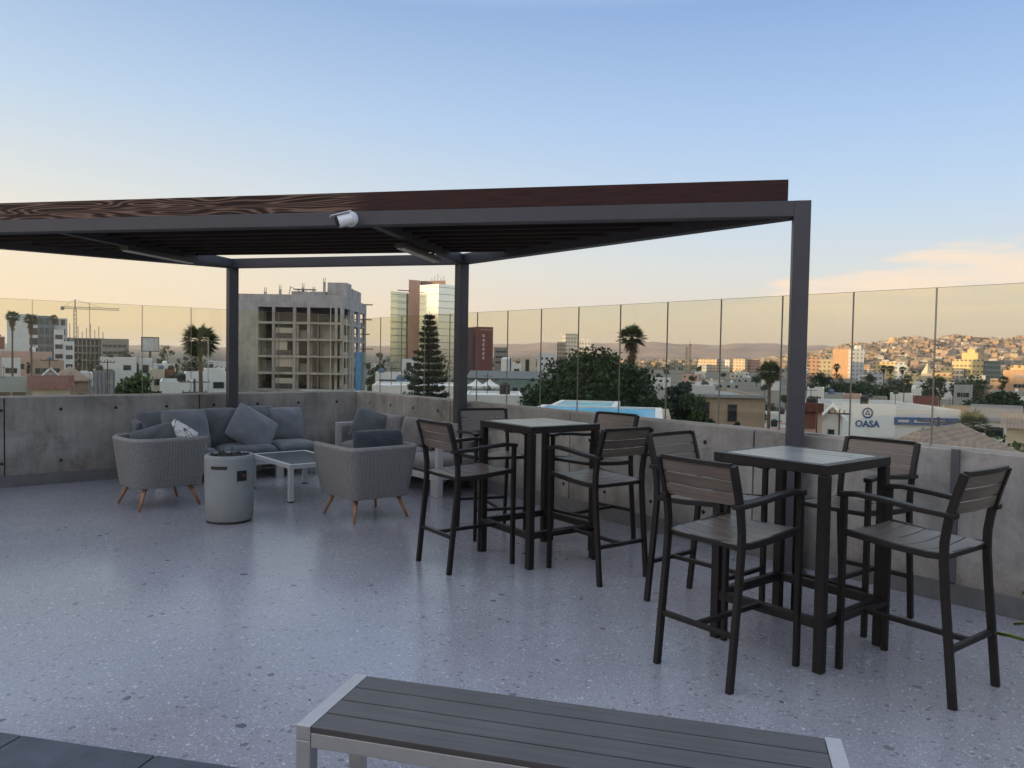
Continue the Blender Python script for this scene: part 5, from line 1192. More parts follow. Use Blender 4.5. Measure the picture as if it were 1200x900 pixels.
for k in range(n):
    zt = h - 1.9 - k * fh - 0.421; zb = zt - (fh - 0.42) + 0.001
    if zb < 0.3: break
    for x in (6.76, 10.62, 13.25, 18.35):
        mb = MB(); mb.b2((x, 0.02, zb), (x + 0.5, 0.6, zt)); mb.build('column', CT, r)
    if k > 0:
        mb = MB(); mb.b2((7.27, 0.35, zb), (10.6 - (1.1 if k in (2, 5) else 0), 0.5, zt - (0.7 if k in (1, 4) else 0))); mb.build('infill', CL, r)
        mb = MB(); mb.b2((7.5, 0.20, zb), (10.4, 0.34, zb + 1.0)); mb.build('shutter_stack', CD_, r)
        mb = MB(); mb.b2((15.3, 1.6, zb), (17.6 + 0.9 * (k % 2), 1.75, zt)); mb.build('infill', CT, r)
        mb = MB(); mb.b2((13.77, 0.5, zb), (14.1, 1.7, zt)); mb.build('infill', CT, r)
        mb = MB(); mb.b2((11.13, 0.45, zb), (11.6, 0.6, zt)); mb.build('infill', CT, r)
        mb = MB(); bx = 12.6 if k in (4, 5) else 13.6; mb.b2((bx, -1.5, zb - (0.46 if k in (4, 5) else 0.34)), (w + 0.5, -0.01, zb - 0.02)); mb.build('balcony', mat('balcony_edge', (0.52, 0.52, 0.51), 0.8) if k in (4, 5) else CT, r)
        window(r, 14.7, zb + 0.02, 1.1, 2.4, 0.70, name='doorway', pane=CD_, frame=CT)
        if k % 3 != 1: mb = MB(); mb.b2((4.25, 1.9, zb), (6.74, 2.05, zt - 0.5 * (k % 2))); mb.build('infill', mat('raw_block', (0.22, 0.205, 0.185), 0.9, 0, 0.25, 1.5), r)
        if k % 2: mb = MB(); mb.b2((11.62, 1.1, zb), (13.24, 1.25, zb + 1.6)); mb.build('infill', MATS['raw_block'], r)
        for q in (13.7, 16.4, w): mb = MB(); mb.tube([(q, -1.45, zb - 0.02), (q, -1.45, zb + 1.0)], 0.03, 5); mb.build('guard_post', STEEL, r)
    # right-hand flank: piers with openings
    for y0, y1 in ((0.0, 1.4), (6.6, 8.4), (9.0, 11.0), (15.0, 17.2), (22.0, dp)):
        mb = MB(); mb.b2((w - 0.5, y0 + 0.01, zb), (w - 0.02, y1 - 0.01, zt)); mb.build('pier', CT, r)
    for y0, y1 in ((1.42, 6.58), (11.02, 14.98), (17.22, 21.98)):
        mb = MB(); mb.b2((w - 0.6, y0, zb), (w - 0.35, y1, zb + 0.8)); mb.build('sill_wall', CT, r)
for x0, x1, y0, y1, z1 in ((16.3, 19.9, 3, 7.5, 2.6), (12.6, 16.28, 4, 9, 0.9)):
    mb = MB(); mb.b2((x0, y0, h - 0.3), (x1, y1, h + z1)); mb.build('roof_room', CT, r)
mb = MB(); mb.b2((w - 5.0, 9.1, h - 0.4), (w - 0.35, 19.5, h + 2.0)); mb.build('lift_room', CT, r)
for x, y, z in ((5.2, 1.0, 0.7), (7.9, 1.2, 1.2), (11.9, 2.2, 1.7), (14.2, 0.9, 1.0), (19.6, 9.0, 1.5), (15.6, 3.4, 2.9)):
    mb = MB(); mb.b2((-0.2, -0.2, 0), (0.2, 0.2, z)); o = mb.build('column', CT, r); o.location = (x, y, h - 0.2)
    mb = MB()
    for q in ((-.13, -.13), (.13, -.13), (.13, .13), (-.13, .13)): mb.tube([(q[0], q[1], z - .01), (q[0] * 1.3, q[1] * .7, z + 0.8)], 0.025, 4)
    mb.build('rebar', MATS['rusty_bar'], o)
mb = MB(); mb.b2((12.2, 1.0, h - 0.05), (15.9, 1.2, h + 0.55)); mb.b2((10.4, 0.9, h + 1.0), (14.4, 2.5, h + 1.15)); mb.build('formwork_deck', CT, r)
mb = MB()
mb.b2((10.0, 1.2, h - 0.1), (13.0, 1.4, h + 0.7)); mb.bar((9.6, 1.0, h + 0.1), (9.9, 1.0, h + 1.6), 0.14, 0.14); mb.bar((9.8, 1.0, h + 1.5), (11.6, 1.0, h + 0.7), 0.12, 0.12); mb.build('formwork', CT, r)
for k in range(5):
    z = h - 0.5 - k * fh; mb = MB(); mb.b2((w - 2, dp - 3.5 + (k % 2), z), (w + 1.9 - 0.3 * (k % 3), dp - 3.0 + (k % 2), z + 0.22)); mb.build('plank', mat('plank_wood', (0.20, 0.16, 0.12), 0.9), r)
mb = MB(); mb.b2((w + 0.02, 12.0, h - 18.5), (w + 0.10, 21, h - 10.5)); mb.build('tarpaulin', mat('blue_tarpaulin', (0.06, 0.20, 0.30), 0.7, 0, 0.3, 0.6), r)
for q in (w - 1.7, w + 1.2): 
    mb = MB(); mb.tube([(q, -2.4, 0), (q, -2.4, h - (1.8 if q < w else 4.0))], 0.07, 6); mb.build('scaffold_tube', mat('scaffold', (0.40, 0.39, 0.36), 0.6), r)

# ================================================================== glass office tower and its neighbours
p = spot(512, 400, 350); r = thing('office_tower', 'mirrored glass office tower with an orange brown core rising behind the conifer', 'office tower', (p.x, p.y, GZ), 0); FOOT.append((p.x, p.y, 24))
CW = m_facade('mirror_glazing', (0.16, 0.17, 0.165), (0.74, 0.80, 0.74), 1.5, 3.4, 0.93, 0.95, 0.4, True); CORE = mat('core_render', (0.55, 0.32, 0.21), 0.8, 0, 0.08, 0.2); CORE2 = mat('roof_plant', (0.19, 0.125, 0.10), 0.85)
def P2(px, D, py=340): q = spot(px, D, py) - p; return (q.x, q.y)
def quad_block(name, pts, z0, z1, m):
    mb = MB(); mb.prism(pts, z0, z1); o = mb.build(name, m, r)
    return o
zA = elev(514, 335, 395) - GZ
pa, pb, pc_ = Vector(P2(492, 394)), Vector(P2(514, 384)), Vector(P2(536, 392)); quad_block('curtain_wall', [tuple(pa), tuple(pb), tuple(pc_), tuple(pa + pc_ - pb)], 0, zA, CW)
ca_, cb_ = Vector(P2(479, 399)), Vector(P2(492.5, 403)); dv = Vector((p.x, p.y)).normalized() * 9; quad_block('core', [tuple(ca_), tuple(cb_), tuple(cb_ + dv), tuple(ca_ + dv)], 0, elev(485, 328, 400) - GZ, CORE)
zb = elev(505, 329, 402) - GZ; qa, qb = Vector(P2(493, 405)), Vector(P2(522, 399)); quad_block('roof_plant', [tuple(qa), tuple(qb), tuple(qb + dv * .6), tuple(qa + dv * .6)], zA - 1, zb, CORE2)
mb = MB()
for i in range(5): q = qa.lerp(qb, 0.45 + 0.12 * i); mb.tube([(q.x, q.y, zb - 0.1), (q.x, q.y, zb + 1.4 + (i * 7 % 3))], 0.12, 5)
mb.build('antenna', STEEL, r)
wa, wb_ = Vector(P2(458, 392)), Vector(P2(478.6, 400)); quad_block('wing', [tuple(wa), tuple(wb_), tuple(wb_ + dv * 1.4), tuple(wa + dv * 1.4)], 0, elev(468, 342, 395) - GZ, CW)
mb = MB(); q = Vector(P2(474, 395)); mb.b2((q.x - 4, q.y - 0.4, elev(474, 341, 395) - GZ), (q.x + 3, q.y + 0.4, elev(474, 340, 395) - GZ)); mb.build('roof_beam', CORE2, r)
b = bld('maroon brick office block with a column of pale letters, right of the second post', 557, 578, 383, 350, 22, PLASTER['brick'], skew=0.006)
SIGNW = mat('sign_white', (0.66, 0.64, 0.60), 0.6)
for k in range(6):
    mb = MB(); z = b[2] - 4.6 - k * 2.0; mb.b2((b[1] * .42, -0.22, z), (b[1] * .42 + 1.0, -0.02, z + 0.28)); mb.b2((b[1] * .42, -0.22, z + 0.281), (b[1] * .42 + 0.3, -0.02, z + 1.1)); mb.b2((b[1] * .42 + 0.301, -0.22, z + 0.8), (b[1] * .42 + 1.0, -0.02, z + 1.1)); mb.build('sign_letter', SIGNW, b[0])
mb = MB(); mb.b2((b[1] * .3, -0.2, b[2] - 1.6), (b[1] * .95, -0.02, b[2] - 1.1)); mb.build('roof_sign', mat('dim_sign', (0.30, 0.16, 0.15), 0.7), b[0])
mb = MB(); mb.b2((-3.9, 0.5, 0), (-0.01, 21, b[2] - 0.4)); mb.build('side_wing', mat('dark_brick', (0.085, 0.045, 0.050), 0.8, 0, 0.15, 0.6), b[0])
b = bld('low brown grey block directly right of the maroon office block', 579, 595, 407, 430, 20, PLASTER['block']); win_rows(b, 4, 3, b[2] - 9, 3, 1.6, 1.2)
p = spot(594, 260, 420); zt = elev(594, 419, 260); r = thing('storage_tank', 'round white storage tank right of the maroon office block', 'tank', (p.x, p.y, GZ)); FOOT.append((p.x, p.y, 3))
Lz = zt - GZ; mb = MB(); mb.lathe([(0, 0), (1.9, 0), (1.9, Lz - .5), (1.5, Lz), (0, Lz + .2)], n=28); mb.build('drum', PLASTER['white'], r, smooth=False)
mb = MB(); mb.b2((-0.2, -2.05, 0), (0.2, -1.905, Lz)); mb.build('ladder', STEEL, r)
b = bld('pale cream block with a dark doorway stripe, left of the round dark tree', 610, 628, 418, 300, 14, PLASTER['cream']); window(b[0], b[1] * .45, b[2] - 7, 1.6, 6.0)
b = bld('white low hall beside the round storage tank', 600, 611, 426, 285, 10, PLASTER['white']); win_rows(b, 2, 1, b[2] - 3.5, 3, 1.2, 1.6)
b = bld('white stepped house left of the treetop of the round dark tree', 630, 652, 414, 420, 16, PLASTER['white']); win_rows(b, 3, 2, b[2] - 6.5, 3, 1.6, 1.3)
b = bld('dark grey office cube on the skyline left of the pale slim tower', 653, 663, 401, 620, 14, m_facade('grey_office', (0.12, 0.125, 0.14), (0.05, 0.055, 0.065), 2.0, 3.2, 0.6, 0.7))
b = bld('pale slim tower on the skyline above the round dark tree', 663, 678, 391, 640, 12, m_facade('pale_tower', (0.42, 0.42, 0.40), (0.20, 0.22, 0.23), 2.4, 3.2, 0.5, 0.6), skew=0.004)
b = bld('white block with a jagged roofline right of the pale slim tower', 679, 692, 399, 600, 14, m_facade('white_flats', (0.58, 0.57, 0.55), (0.22, 0.22, 0.22), 2.2, 3.0, 0.5, 0.5)); mb = MB(); mb.b2((1, 2, b[2] - .3), (3.4, 5, b[2] + 1.6)); mb.b2((5, 2, b[2] - .3), (7, 5, b[2] + 1.2)); mb.build('roof_room', PLASTER['white'], b[0])
b = bld('long dark grey shed roof behind the white party tents', 548, 668, 437, 165, 18, PLASTER['grey'], roof=('shed', 1.2), roofm=mat('dark_sheet', (0.10, 0.105, 0.11), 0.7, 0, 0.15, 0.4))
b = bld('green shuttered low building under the long dark grey shed roof', 585, 650, 447, 150, 8, mat('green_wall', (0.12, 0.18, 0.16), 0.8, 0, 0.2, 0.6)); win_rows(b, 6, 1, b[2] - 2.2, 3, 1.2, 1.1)
for px, lb in ((558, 'white peaked party tent nearer the second post'), (574, 'white peaked party tent farther from the second post')):
    p = spot(px, 125, 450); zt = elev(px, 444, 125); r = thing('party_tent', lb, 'tent', (p.x, p.y, GZ), 0.5 - HEAD, 'white party tents'); Lz = zt - GZ; s_ = 1.35; FOOT.append((p.x, p.y, 2))
    mb = MB(); n_ = 8; prof = [(s_, 0), (s_ * .55, 0.35), (s_ * .2, 0.75), (0.03, 1.15)]
    vs = []; fs = []
    for q, z in prof: vs += [(q, q, Lz - 1.15 + z), (-q, q, Lz - 1.15 + z), (-q, -q, Lz - 1.15 + z), (q, -q, Lz - 1.15 + z)]
    for i in range(3):
        for k in range(4): fs.append((i * 4 + k, i * 4 + (k + 1) % 4, i * 4 + 4 + (k + 1) % 4, i * 4 + 4 + k))
    mb.add(vs, fs); mb.b2((-s_, -s_, Lz - 1.5), (s_, -s_ + .03, Lz - 1.151)); mb.b2((-s_, s_ - .03, Lz - 1.5), (s_, s_, Lz - 1.151)); mb.build('canopy', PLASTER['white'], r)
    for sx in (-1, 1):
        for sy in (-1, 1): mb = MB(); mb.tube([(0, 0, 0), (0, 0, Lz - 1.5)], 0.05, 6); o = mb.build('leg', ALU, r); o.location = (sx * (s_ - .06), sy * (s_ - .06), 0)
b = bld('big white hall with a plain roof low behind the conifer', 436, 545, 452, 74, 10, PLASTER['white'], par=0.2, roofm=mat('white_roof', (0.62, 0.62, 0.62), 0.8, 0, 0.08, 0.6))
b = bld('white two-storey house with a window row behind the big white hall', 440, 470, 437, 135, 9, PLASTER['white']); win_rows(b, 5, 1, b[2] - 2.4, 3, 1.0, 1.3)
b = bld('small blue walled shed between the white house and the conifer', 466, 477, 446, 100, 5, mat('blue_wall', (0.10, 0.20, 0.38), 0.8, 0, 0.15, 1)); window(b[0], b[1] * .5, b[2] - 1.9, 0.8, 0.9)
b = bld('white house with two dark round-headed windows below the office tower', 470, 500, 421, 240, 12, PLASTER['white']); window(b[0], b[1] * .3, b[2] - 2.8, 1.6, 1.8); window(b[0], b[1] * .6, b[2] - 2.8, 1.6, 1.8)
b = bld('flat white yard building right of the second post', 545, 612, 463, 68, 8, PLASTER['white'], par=0.2, roofm=MATS['white_roof'])
tree('clipped dark hedge of shrubs below the white party tents', 570, 92, 451, 58, LEAF_OLIVE, n=60, per=24, crown_frac=0.9, depth=0.4, shape='dome', cat='hedge', name='hedge')
tree('round dark tree beside the unfinished apartment block', 443, 150, 411, 26, LEAF_FICUS, n=40, per=26)
tree('round green tree in front of the white two-storey house', 452, 112, 440, 22, LEAF_FICUS, n=34, per=26)
tree('bright green bush at the foot of the unfinished apartment block', 409, 96, 448, 20, LEAF_MID, n=30, per=26, crown_frac=0.9)
tree('tree with yellowing leaves behind the conifer on its right', 521, 140, 404, 22, m_leaf('yellow_leaf', (0.05, 0.06, 0.02), (0.15, 0.14, 0.05), 0.5), n=36, per=22)
tree('dark tree left of the conifer, in front of the office tower', 482, 150, 421, 26, LEAF_PINE, n=40, per=24)

# ---- conifer with tiers of level branches
def norfolk(label, px, D, pytop, wpx):
    p = spot(px, D, pytop); b = tz(p.x, p.y); h = elev(px, pytop, D) - b; Rm = wpx / 2 / 909.86 * D; FOOT.append((p.x, p.y, 2))
    r = thing('conifer', label, 'conifer', (p.x, p.y, b))
    mb = MB(); mb.tube([(0, 0, -0.2), (0.03, 0, h * .5), (0, 0, h)], [0.24, 0.14, 0.02], 9); mb.build('trunk', BARK, r)
    P_ = []; S_ = []; z = h - 0.5; lim = MB()
    while z > 3.0:
        f = (h - z) / h; rad = min(Rm, Rm * (0.12 + 2.3 * f)); nb = 7 + int(3 * f); off = rng.uniform(0, 6)
        for k in range(nb):
            az = off + 6.283 * k / nb + rng.uniform(-.25, .25); L = rad * rng.uniform(0.75, 1.08); sag = -0.10 * L if z > 7 else -0.16 * L
            d = np.array([math.cos(az), math.sin(az), 0]); sd = np.array([-math.sin(az), math.cos(az), 0])
            end = np.array([0, 0, z]) + d * L + np.array([0, 0, sag + 0.12 * L])
            lim.tube([(0, 0, z), tuple(np.array([0, 0, z + sag * .6]) + d * L * .6), tuple(end)], [0.045, 0.03, 0.012], 5)
            m_ = int(40 + 80 * L); t = rng.uniform(0.12, 1.02, m_); wv = rng.uniform(-1, 1, m_) * (0.08 + 0.17 * L * np.sin(np.clip(t, 0, 1) * 2.6))
            q = np.array([0, 0, z]) + d * (t * L)[:, None] + sd * wv[:, None]; q[:, 2] += sag * np.sin(t * 2.2) + 0.12 * L * t ** 3 + rng.normal(0, 0.05 + 0.02 * L, m_)
            P_.append(q); S_.append(np.full(m_, 0.215))
        z -= 0.42 + 0.55 * f + (0.25 if f > .6 else 0)
    lim.build('limbs', BARK, r); P_ = np.concatenate(P_); v, f_ = leaf_quads(P_, np.concatenate(S_), up=2.0, asp=0.3); npmesh('crown', v, f_, LEAF_PINE, r)
norfolk('tall dark conifer with level tiers of branches in front of the office tower', 503, 62, 364, 58)

# ---- great round ficus, palm behind it, trees to its right
tree('huge round dark green tree filling the middle of the view beyond the pool', 699, 58, 398, 194, LEAF_FICUS, n=820, per=76, leaf=0.17, shape='dome', crown_frac=0.97)
palm('fan palm with a thick brown skirt rising above the huge round tree', 744, 72, 377, 396, 19, skirt=2.4, n=40, thin=1.0)
tree('tall grey green tree right of the huge round tree', 795, 66, 430, 52, LEAF_PINE, n=170, per=44, crown_frac=0.97)
tree('loose leafy tree close to the tan building, left of it', 817, 64, 449, 50, LEAF_MID, n=110, per=44, crown_frac=0.92)
tree('low dark shrub tree under the tall grey green tree', 772, 60, 455, 44, LEAF_FICUS, n=90, per=36, crown_frac=0.92)
for px, py, wp, D, lb in ((838, 482, 26, 62, 'dark bush at the foot of the tan building, left of its window'), (862, 486, 20, 64, 'dark bush at the foot of the tan building below its window'), (892, 488, 16, 62, 'small green bush beside the palm near the third post'), (828, 492, 30, 52, 'low dark shrub nearest the glass below the tan building')):
    tree(lb, px, D, py, wp, LEAF_FICUS if px < 880 else LEAF_MID, n=30, per=28, crown_frac=0.95, shape='dome')
palm('fan palm with a full green crown close to the third post', 903, 58, 420, 436, 16, skirt=1.3, n=50, thin=0.55, lush=1.12)

# ---- swimming pool on a neighbouring roof terrace
zp = -0.85
def pp(px, py): d = ray(px, py); t = (zp - CAMH) / d.z; return Vector((d.x * t, d.y * t))
A_, C_ = pp(641, 477.3), pp(768, 479.2)
v_ = -C_.normalized(); u = Vector((-v_.y, v_.x)); u = u if u.dot(C_ - A_) > 0 else -u; A_ = C_ - u * (C_ - A_).length
Lp, Wp = (C_ - A_).length, 11.0
r = thing('swimming_pool', 'turquoise swimming pool with a white rim on a neighbouring roof, before the huge round tree', 'swimming pool', (A_.x, A_.y, zp))
Mx = Matrix((Vector((u.x, u.y, 0)), Vector((-v_.x, -v_.y, 0)), Vector((0, 0, 1)))).transposed()
def lb2(mb, x0, y0, z0, x1, y1, z1): mb.box(Mx @ Vector(((x0 + x1) / 2, -(y0 + y1) / 2, (z0 + z1) / 2)), (abs(x1 - x0), abs(y1 - y0), abs(z1 - z0)), Mx)
mb = MB(); lb2(mb, -0.3, -0.25, -0.3, Lp + 0.3, 0.0, 0.05); lb2(mb, -0.3, Wp, -0.3, Lp + 0.3, Wp + 0.3, 0.05); lb2(mb, -0.3, 0.001, -0.3, 0, Wp - 0.001, 0.05); lb2(mb, Lp, 0.001, -0.3, Lp + 0.3, Wp - 0.001, 0.05)
lb2(mb, 0.1, -4.6, -0.3, 3.3, -4.35, 0.05); lb2(mb, 0.1, -4.349, -0.3, 0.35, -0.251, 0.05); lb2(mb, 3.05, -4.349, -0.3, 3.3, -0.251, 0.05); mb.build('rim', PLASTER['white'], r)
WATER = mat('pool_water', (0.015, 0.33, 0.58), 0.25, 0, 0.2, 0.5, 0.2, 2.5, spec=0.12)
mb = MB(); lb2(mb, 0.001, 0.001, -0.29, Lp - 0.001, Wp - 0.001, -0.04); mb.build('water', WATER, r)
mb = MB(); lb2(mb, 0.351, -4.348, -0.29, 3.049, -0.252, -0.02); mb.build('shallow_shelf', mat('shelf_water', (0.25, 0.50, 0.60), 0.25, 0, 0.2, 0.5, spec=0.15), r)
cpool = A_ + u * Lp / 2 + v_ * (Wp - 4.3) / 2
mb = MB(); mb.box((cpool.x, cpool.y, (zp - 0.31 + GZ) / 2), (Lp + 1.4, Wp + 6.0, zp - 0.31 - GZ), Mx); tag(mb.build('building', PLASTER['tan']), 'plain tan building carrying the turquoise swimming pool on its roof', 'building'); FOOT.append((cpool.x, cpool.y, 9))

# ================================================================== right of the big tree
b = bld('tan two-storey building with a flat grey roof left of the third post', 812, 897, 463, 78, 16, PLASTER['tan'], par=0.25, skew=0.02, roofm=mat('grey_sheet_roof', (0.24, 0.25, 0.255), 0.8, 0, 0.12, 0.5))
rb, wb, hb = b
mb = MB(); mb.b2((-0.3, -0.4, hb - 0.24), (wb + 0.3, -0.01, hb + 0.05)); mb.build('eaves', MATS['grey_sheet_roof'], rb)
window(rb, wb * 0.55, hb - 2.6, 0.95, 1.7, frame=mat('brown_frame', (0.13, 0.075, 0.055), 0.7)); window(rb, wb * 0.55, hb - 4.6, 0.95, 1.2, frame=MATS['brown_frame'])
window(rb, wb * 0.12, hb - 2.9, 1.6, 2.2, frame=MATS['brown_frame'])
mb = MB(); mb.b2((0, -0.06, hb - 3.3), (wb, -0.005, hb - 3.15)); mb.build('string_course', PLASTER['cream'], rb)
mb = MB(); mb.b2((1.3, 6, hb - 0.2), (3.4, 8.2, hb + 0.7)); mb.build('roof_unit', WHITE_ALU, rb)
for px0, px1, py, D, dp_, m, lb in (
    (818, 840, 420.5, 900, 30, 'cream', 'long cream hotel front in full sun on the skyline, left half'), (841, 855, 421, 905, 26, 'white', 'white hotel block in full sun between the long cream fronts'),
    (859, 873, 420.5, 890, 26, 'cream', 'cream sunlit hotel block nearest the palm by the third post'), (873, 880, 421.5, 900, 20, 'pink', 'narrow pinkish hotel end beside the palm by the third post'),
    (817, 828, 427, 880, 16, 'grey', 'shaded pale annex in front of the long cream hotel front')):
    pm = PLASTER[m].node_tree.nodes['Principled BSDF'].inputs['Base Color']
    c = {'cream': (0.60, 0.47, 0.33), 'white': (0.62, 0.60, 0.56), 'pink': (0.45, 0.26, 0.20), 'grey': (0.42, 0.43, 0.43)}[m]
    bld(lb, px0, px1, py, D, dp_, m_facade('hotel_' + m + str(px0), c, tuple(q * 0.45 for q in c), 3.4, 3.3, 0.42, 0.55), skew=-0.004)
for px, D, pt, lb in ((808, 760, 401, 'taller lattice radio mast before the brown hills'), (804, 775, 405, 'shorter lattice radio mast beside the taller one')):
    p = spot(px, D, 420); b_ = tz(p.x, p.y); zt = elev(px, pt, D); r = thing('radio_mast', lb, 'mast', (p.x, p.y, b_)); mb = MB(); lattice(mb, (0, 0, 0), (0, 0, zt - b_ - 2), 1.6, 14, 0.22); mb.build('shaft', CRN, r); mb = MB(); mb.tube([(0, 0, zt - b_ - 2.1), (0, 0, zt - b_ + 2)], 0.2, 5); mb.b2((-1.1, -0.5, zt - b_ - 3), (1.1, 0.5, zt - b_ - 1.4)); mb.build('antenna', CRN, r)
b = bld('orange brown tower block with a plain sunlit side, right of the third post', 976, 999, 409, 690, 24, PLASTER['orange'], skew=-0.006)
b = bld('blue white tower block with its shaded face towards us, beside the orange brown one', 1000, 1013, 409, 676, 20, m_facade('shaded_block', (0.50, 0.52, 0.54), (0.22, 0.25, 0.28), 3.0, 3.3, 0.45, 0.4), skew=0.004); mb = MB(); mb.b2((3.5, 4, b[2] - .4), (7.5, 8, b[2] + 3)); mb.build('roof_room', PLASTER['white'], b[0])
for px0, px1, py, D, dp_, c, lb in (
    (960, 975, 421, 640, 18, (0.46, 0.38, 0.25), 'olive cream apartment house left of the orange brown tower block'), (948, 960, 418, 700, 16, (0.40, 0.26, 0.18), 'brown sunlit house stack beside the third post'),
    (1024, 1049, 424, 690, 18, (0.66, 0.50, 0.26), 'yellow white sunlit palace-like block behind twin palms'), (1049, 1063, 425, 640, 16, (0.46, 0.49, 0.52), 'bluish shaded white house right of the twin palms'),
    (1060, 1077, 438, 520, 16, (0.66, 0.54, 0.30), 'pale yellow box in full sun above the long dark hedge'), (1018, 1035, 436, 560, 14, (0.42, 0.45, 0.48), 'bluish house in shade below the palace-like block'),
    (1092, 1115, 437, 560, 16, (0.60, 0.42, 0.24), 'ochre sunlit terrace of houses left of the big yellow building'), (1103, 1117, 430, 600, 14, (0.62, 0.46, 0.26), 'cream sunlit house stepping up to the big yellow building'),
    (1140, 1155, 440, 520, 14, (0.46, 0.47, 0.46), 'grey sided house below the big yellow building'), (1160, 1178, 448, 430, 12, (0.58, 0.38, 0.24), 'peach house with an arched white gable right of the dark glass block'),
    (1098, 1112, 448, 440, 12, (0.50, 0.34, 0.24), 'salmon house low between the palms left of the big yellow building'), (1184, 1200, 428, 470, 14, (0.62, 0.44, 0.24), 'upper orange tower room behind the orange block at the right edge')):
    bld(lb, px0, px1, py, D, dp_, m_facade('lit_or_shaded_' + str(px0), c, tuple(q * 0.4 for q in c), 3.2, 3.2, 0.42, 0.45), skew=0.0)
b = bld('big yellow sunlit building with stepped upper floors on the right', 1116, 1153, 421, 650, 26, m_facade('big_yellow', (0.56, 0.45, 0.24), (0.22, 0.18, 0.12), 2.6, 4.0, 0.32, 0.62), skew=-0.004)
mb = MB(); shell_box(mb, b[1] * 0.52, 12, 5.4, 0.5, x0=b[1] * 0.28, y0=3, z0=b[2] - 0.6); mb.build('upper_storey', [MATS['yellow_render'], ROOFG], b[0])
mb = MB(); shell_box(mb, b[1] * 0.24, 8, 3.0, 0.5, x0=b[1] * 0.45, y0=4, z0=b[2] + 4.2); mb.build('roof_room', [MATS['yellow_render'], ROOFG], b[0])
mb = MB(); mb.b2((b[1] * 0.05, -6, 0), (b[1] * 0.42, -0.01, b[2] * 0.62)); mb.build('front_wing', m_facade('dark_wing', (0.20, 0.20, 0.20), (0.07, 0.08, 0.09), 2.5, 3.4, 0.6, 0.8), b[0])
b = bld('dark glass block joined to the right of the big yellow building', 1153.5, 1173, 423, 645, 20, m_facade('dark_glass', (0.16, 0.17, 0.17), (0.09, 0.13, 0.14), 40, 3.6, 0.6, 0.98))
b = bld('large orange sunlit block with few windows at the right picture edge', 1176, 1216, 434, 400, 22, PLASTER['orange'], skew=-0.01); win_rows(b, 3, 2, b[2] - 7.5, 4, 1.6, 1.6, 4)
p = spot(1087, 640, 430); r = thing('church', 'small white church with a pointed spire in the sun before the hillside', 'church', (p.x, p.y, tz(p.x, p.y) - .3), -math.atan2(p.x, p.y)); FOOT.append((p.x, p.y, 8))
zt = elev(1087, 425, 640) - r.location.z; mb = MB(); mb.b2((-4, 0, 0), (4, 14, zt - 8)); mb.build('nave', PLASTER['cream'], r); mb = MB(); mb.lathe([(4.2, zt - 8), (2.2, zt - 4.5), (0.1, zt)], (0, 4, 0), 4); mb.build('spire', PLASTER['cream'], r)
p = spot(1046, 1900, 400); r = thing('monument', 'pale domed monument on the crest of the hillside', 'monument', (p.x, p.y, tz(p.x, p.y) - 1)); zt = max(14, elev(1046, 394, 1900) - r.location.z)
mb = MB(); mb.lathe([(11, 0), (11, zt * .35), (8, zt * .45), (7.5, zt * .7), (5, zt * .88), (0.1, zt)], n=20); mb.build('dome', PLASTER['ochre'], r); mb = MB(); mb.b2((-15, -12, 0), (15, 12, zt * .2)); mb.build('plinth', PLASTER['ochre'], r)

# near right: houses, store, roofs
b = bld('salmon pink house with a dark red upper front just right of the third post', 930, 964, 474, 74, 3.5, PLASTER['pink'], skew=0.0)
mb = MB(); mb.b2((-0.2, -0.5, b[2] - 0.6), (b[1] + 0.1, -0.01, b[2] + 0.15)); mb.build('roof_edge', REDTILE, b[0])
mb = MB(); mb.b2((0.1, -0.12, b[2] - 2.1), (b[1] * .78, -0.011, b[2] - 0.61)); mb.build('upper_front', mat('dark_red_front', (0.16, 0.060, 0.045), 0.85, 0, 0.15, 1), b[0]); win_rows(b, 2, 1, b[2] - 3.6, 3, 0.8, 0.9)
b = bld('white mono-pitch gabled wall right of the salmon pink house', 964, 988, 477, 84, 5, PLASTER['white'], skew=0.0, roof=('gable', 1.0), roofm=MATS['white_roof']); window(b[0], b[1] * .45, b[2] - 3.0, 0.7, 0.8)
SG = PLASTER['white']
b = bld('white store hall with a big blue OASA sign and blue banner', 988, 1126, 479, 96, 20, SG, par=0.2, skew=0.05, roofm=mat('tin_roof', (0.30, 0.30, 0.30), 0.7, 0, 0.12, 0.3), cat='store')
rb, wb, hb = b
BLUE = mat('sign_blue', (0.035, 0.095, 0.26), 0.5)
def text_mesh(name, s, size, m, parent, loc, depth=0.02, bold=0.0):
    cu = bpy.data.curves.new(name, 'FONT'); cu.body = s; cu.size = size; cu.extrude = depth; cu.align_x = 'CENTER'; cu.offset = bold; cu.resolution_u = 3
    t = bpy.data.objects.new(name, cu); col.objects.link(t); bpy.context.view_layer.update()
    me = bpy.data.meshes.new_from_object(t.evaluated_get(bpy.context.evaluated_depsgraph_get())); bpy.data.objects.remove(t)
    me.materials.clear(); me.materials.append(m); o = bpy.data.objects.new(name, me); col.objects.link(o); o.parent = parent; o.location = loc; o.rotation_euler = (H90, 0, 0); return o
sc_ = wb / 138.0
xl = (1016.5 - 988) * sc_
mb = MB(); mb.b2((xl - 5.0 * 0.55, -0.14, hb - 3.3), (xl + 5.0 * 0.62, -0.01, hb + 0.45)); sg = mb.build('sign_board', mat('sign_board_white', (0.72, 0.73, 0.74), 0.6), rb)
text_mesh('sign_lettering', 'OASA', 1.02, BLUE, sg, (xl, -0.18, hb - 2.12), 0.03, 0.028)
mb = MB(); n_ = 36; vs = []; fs = []
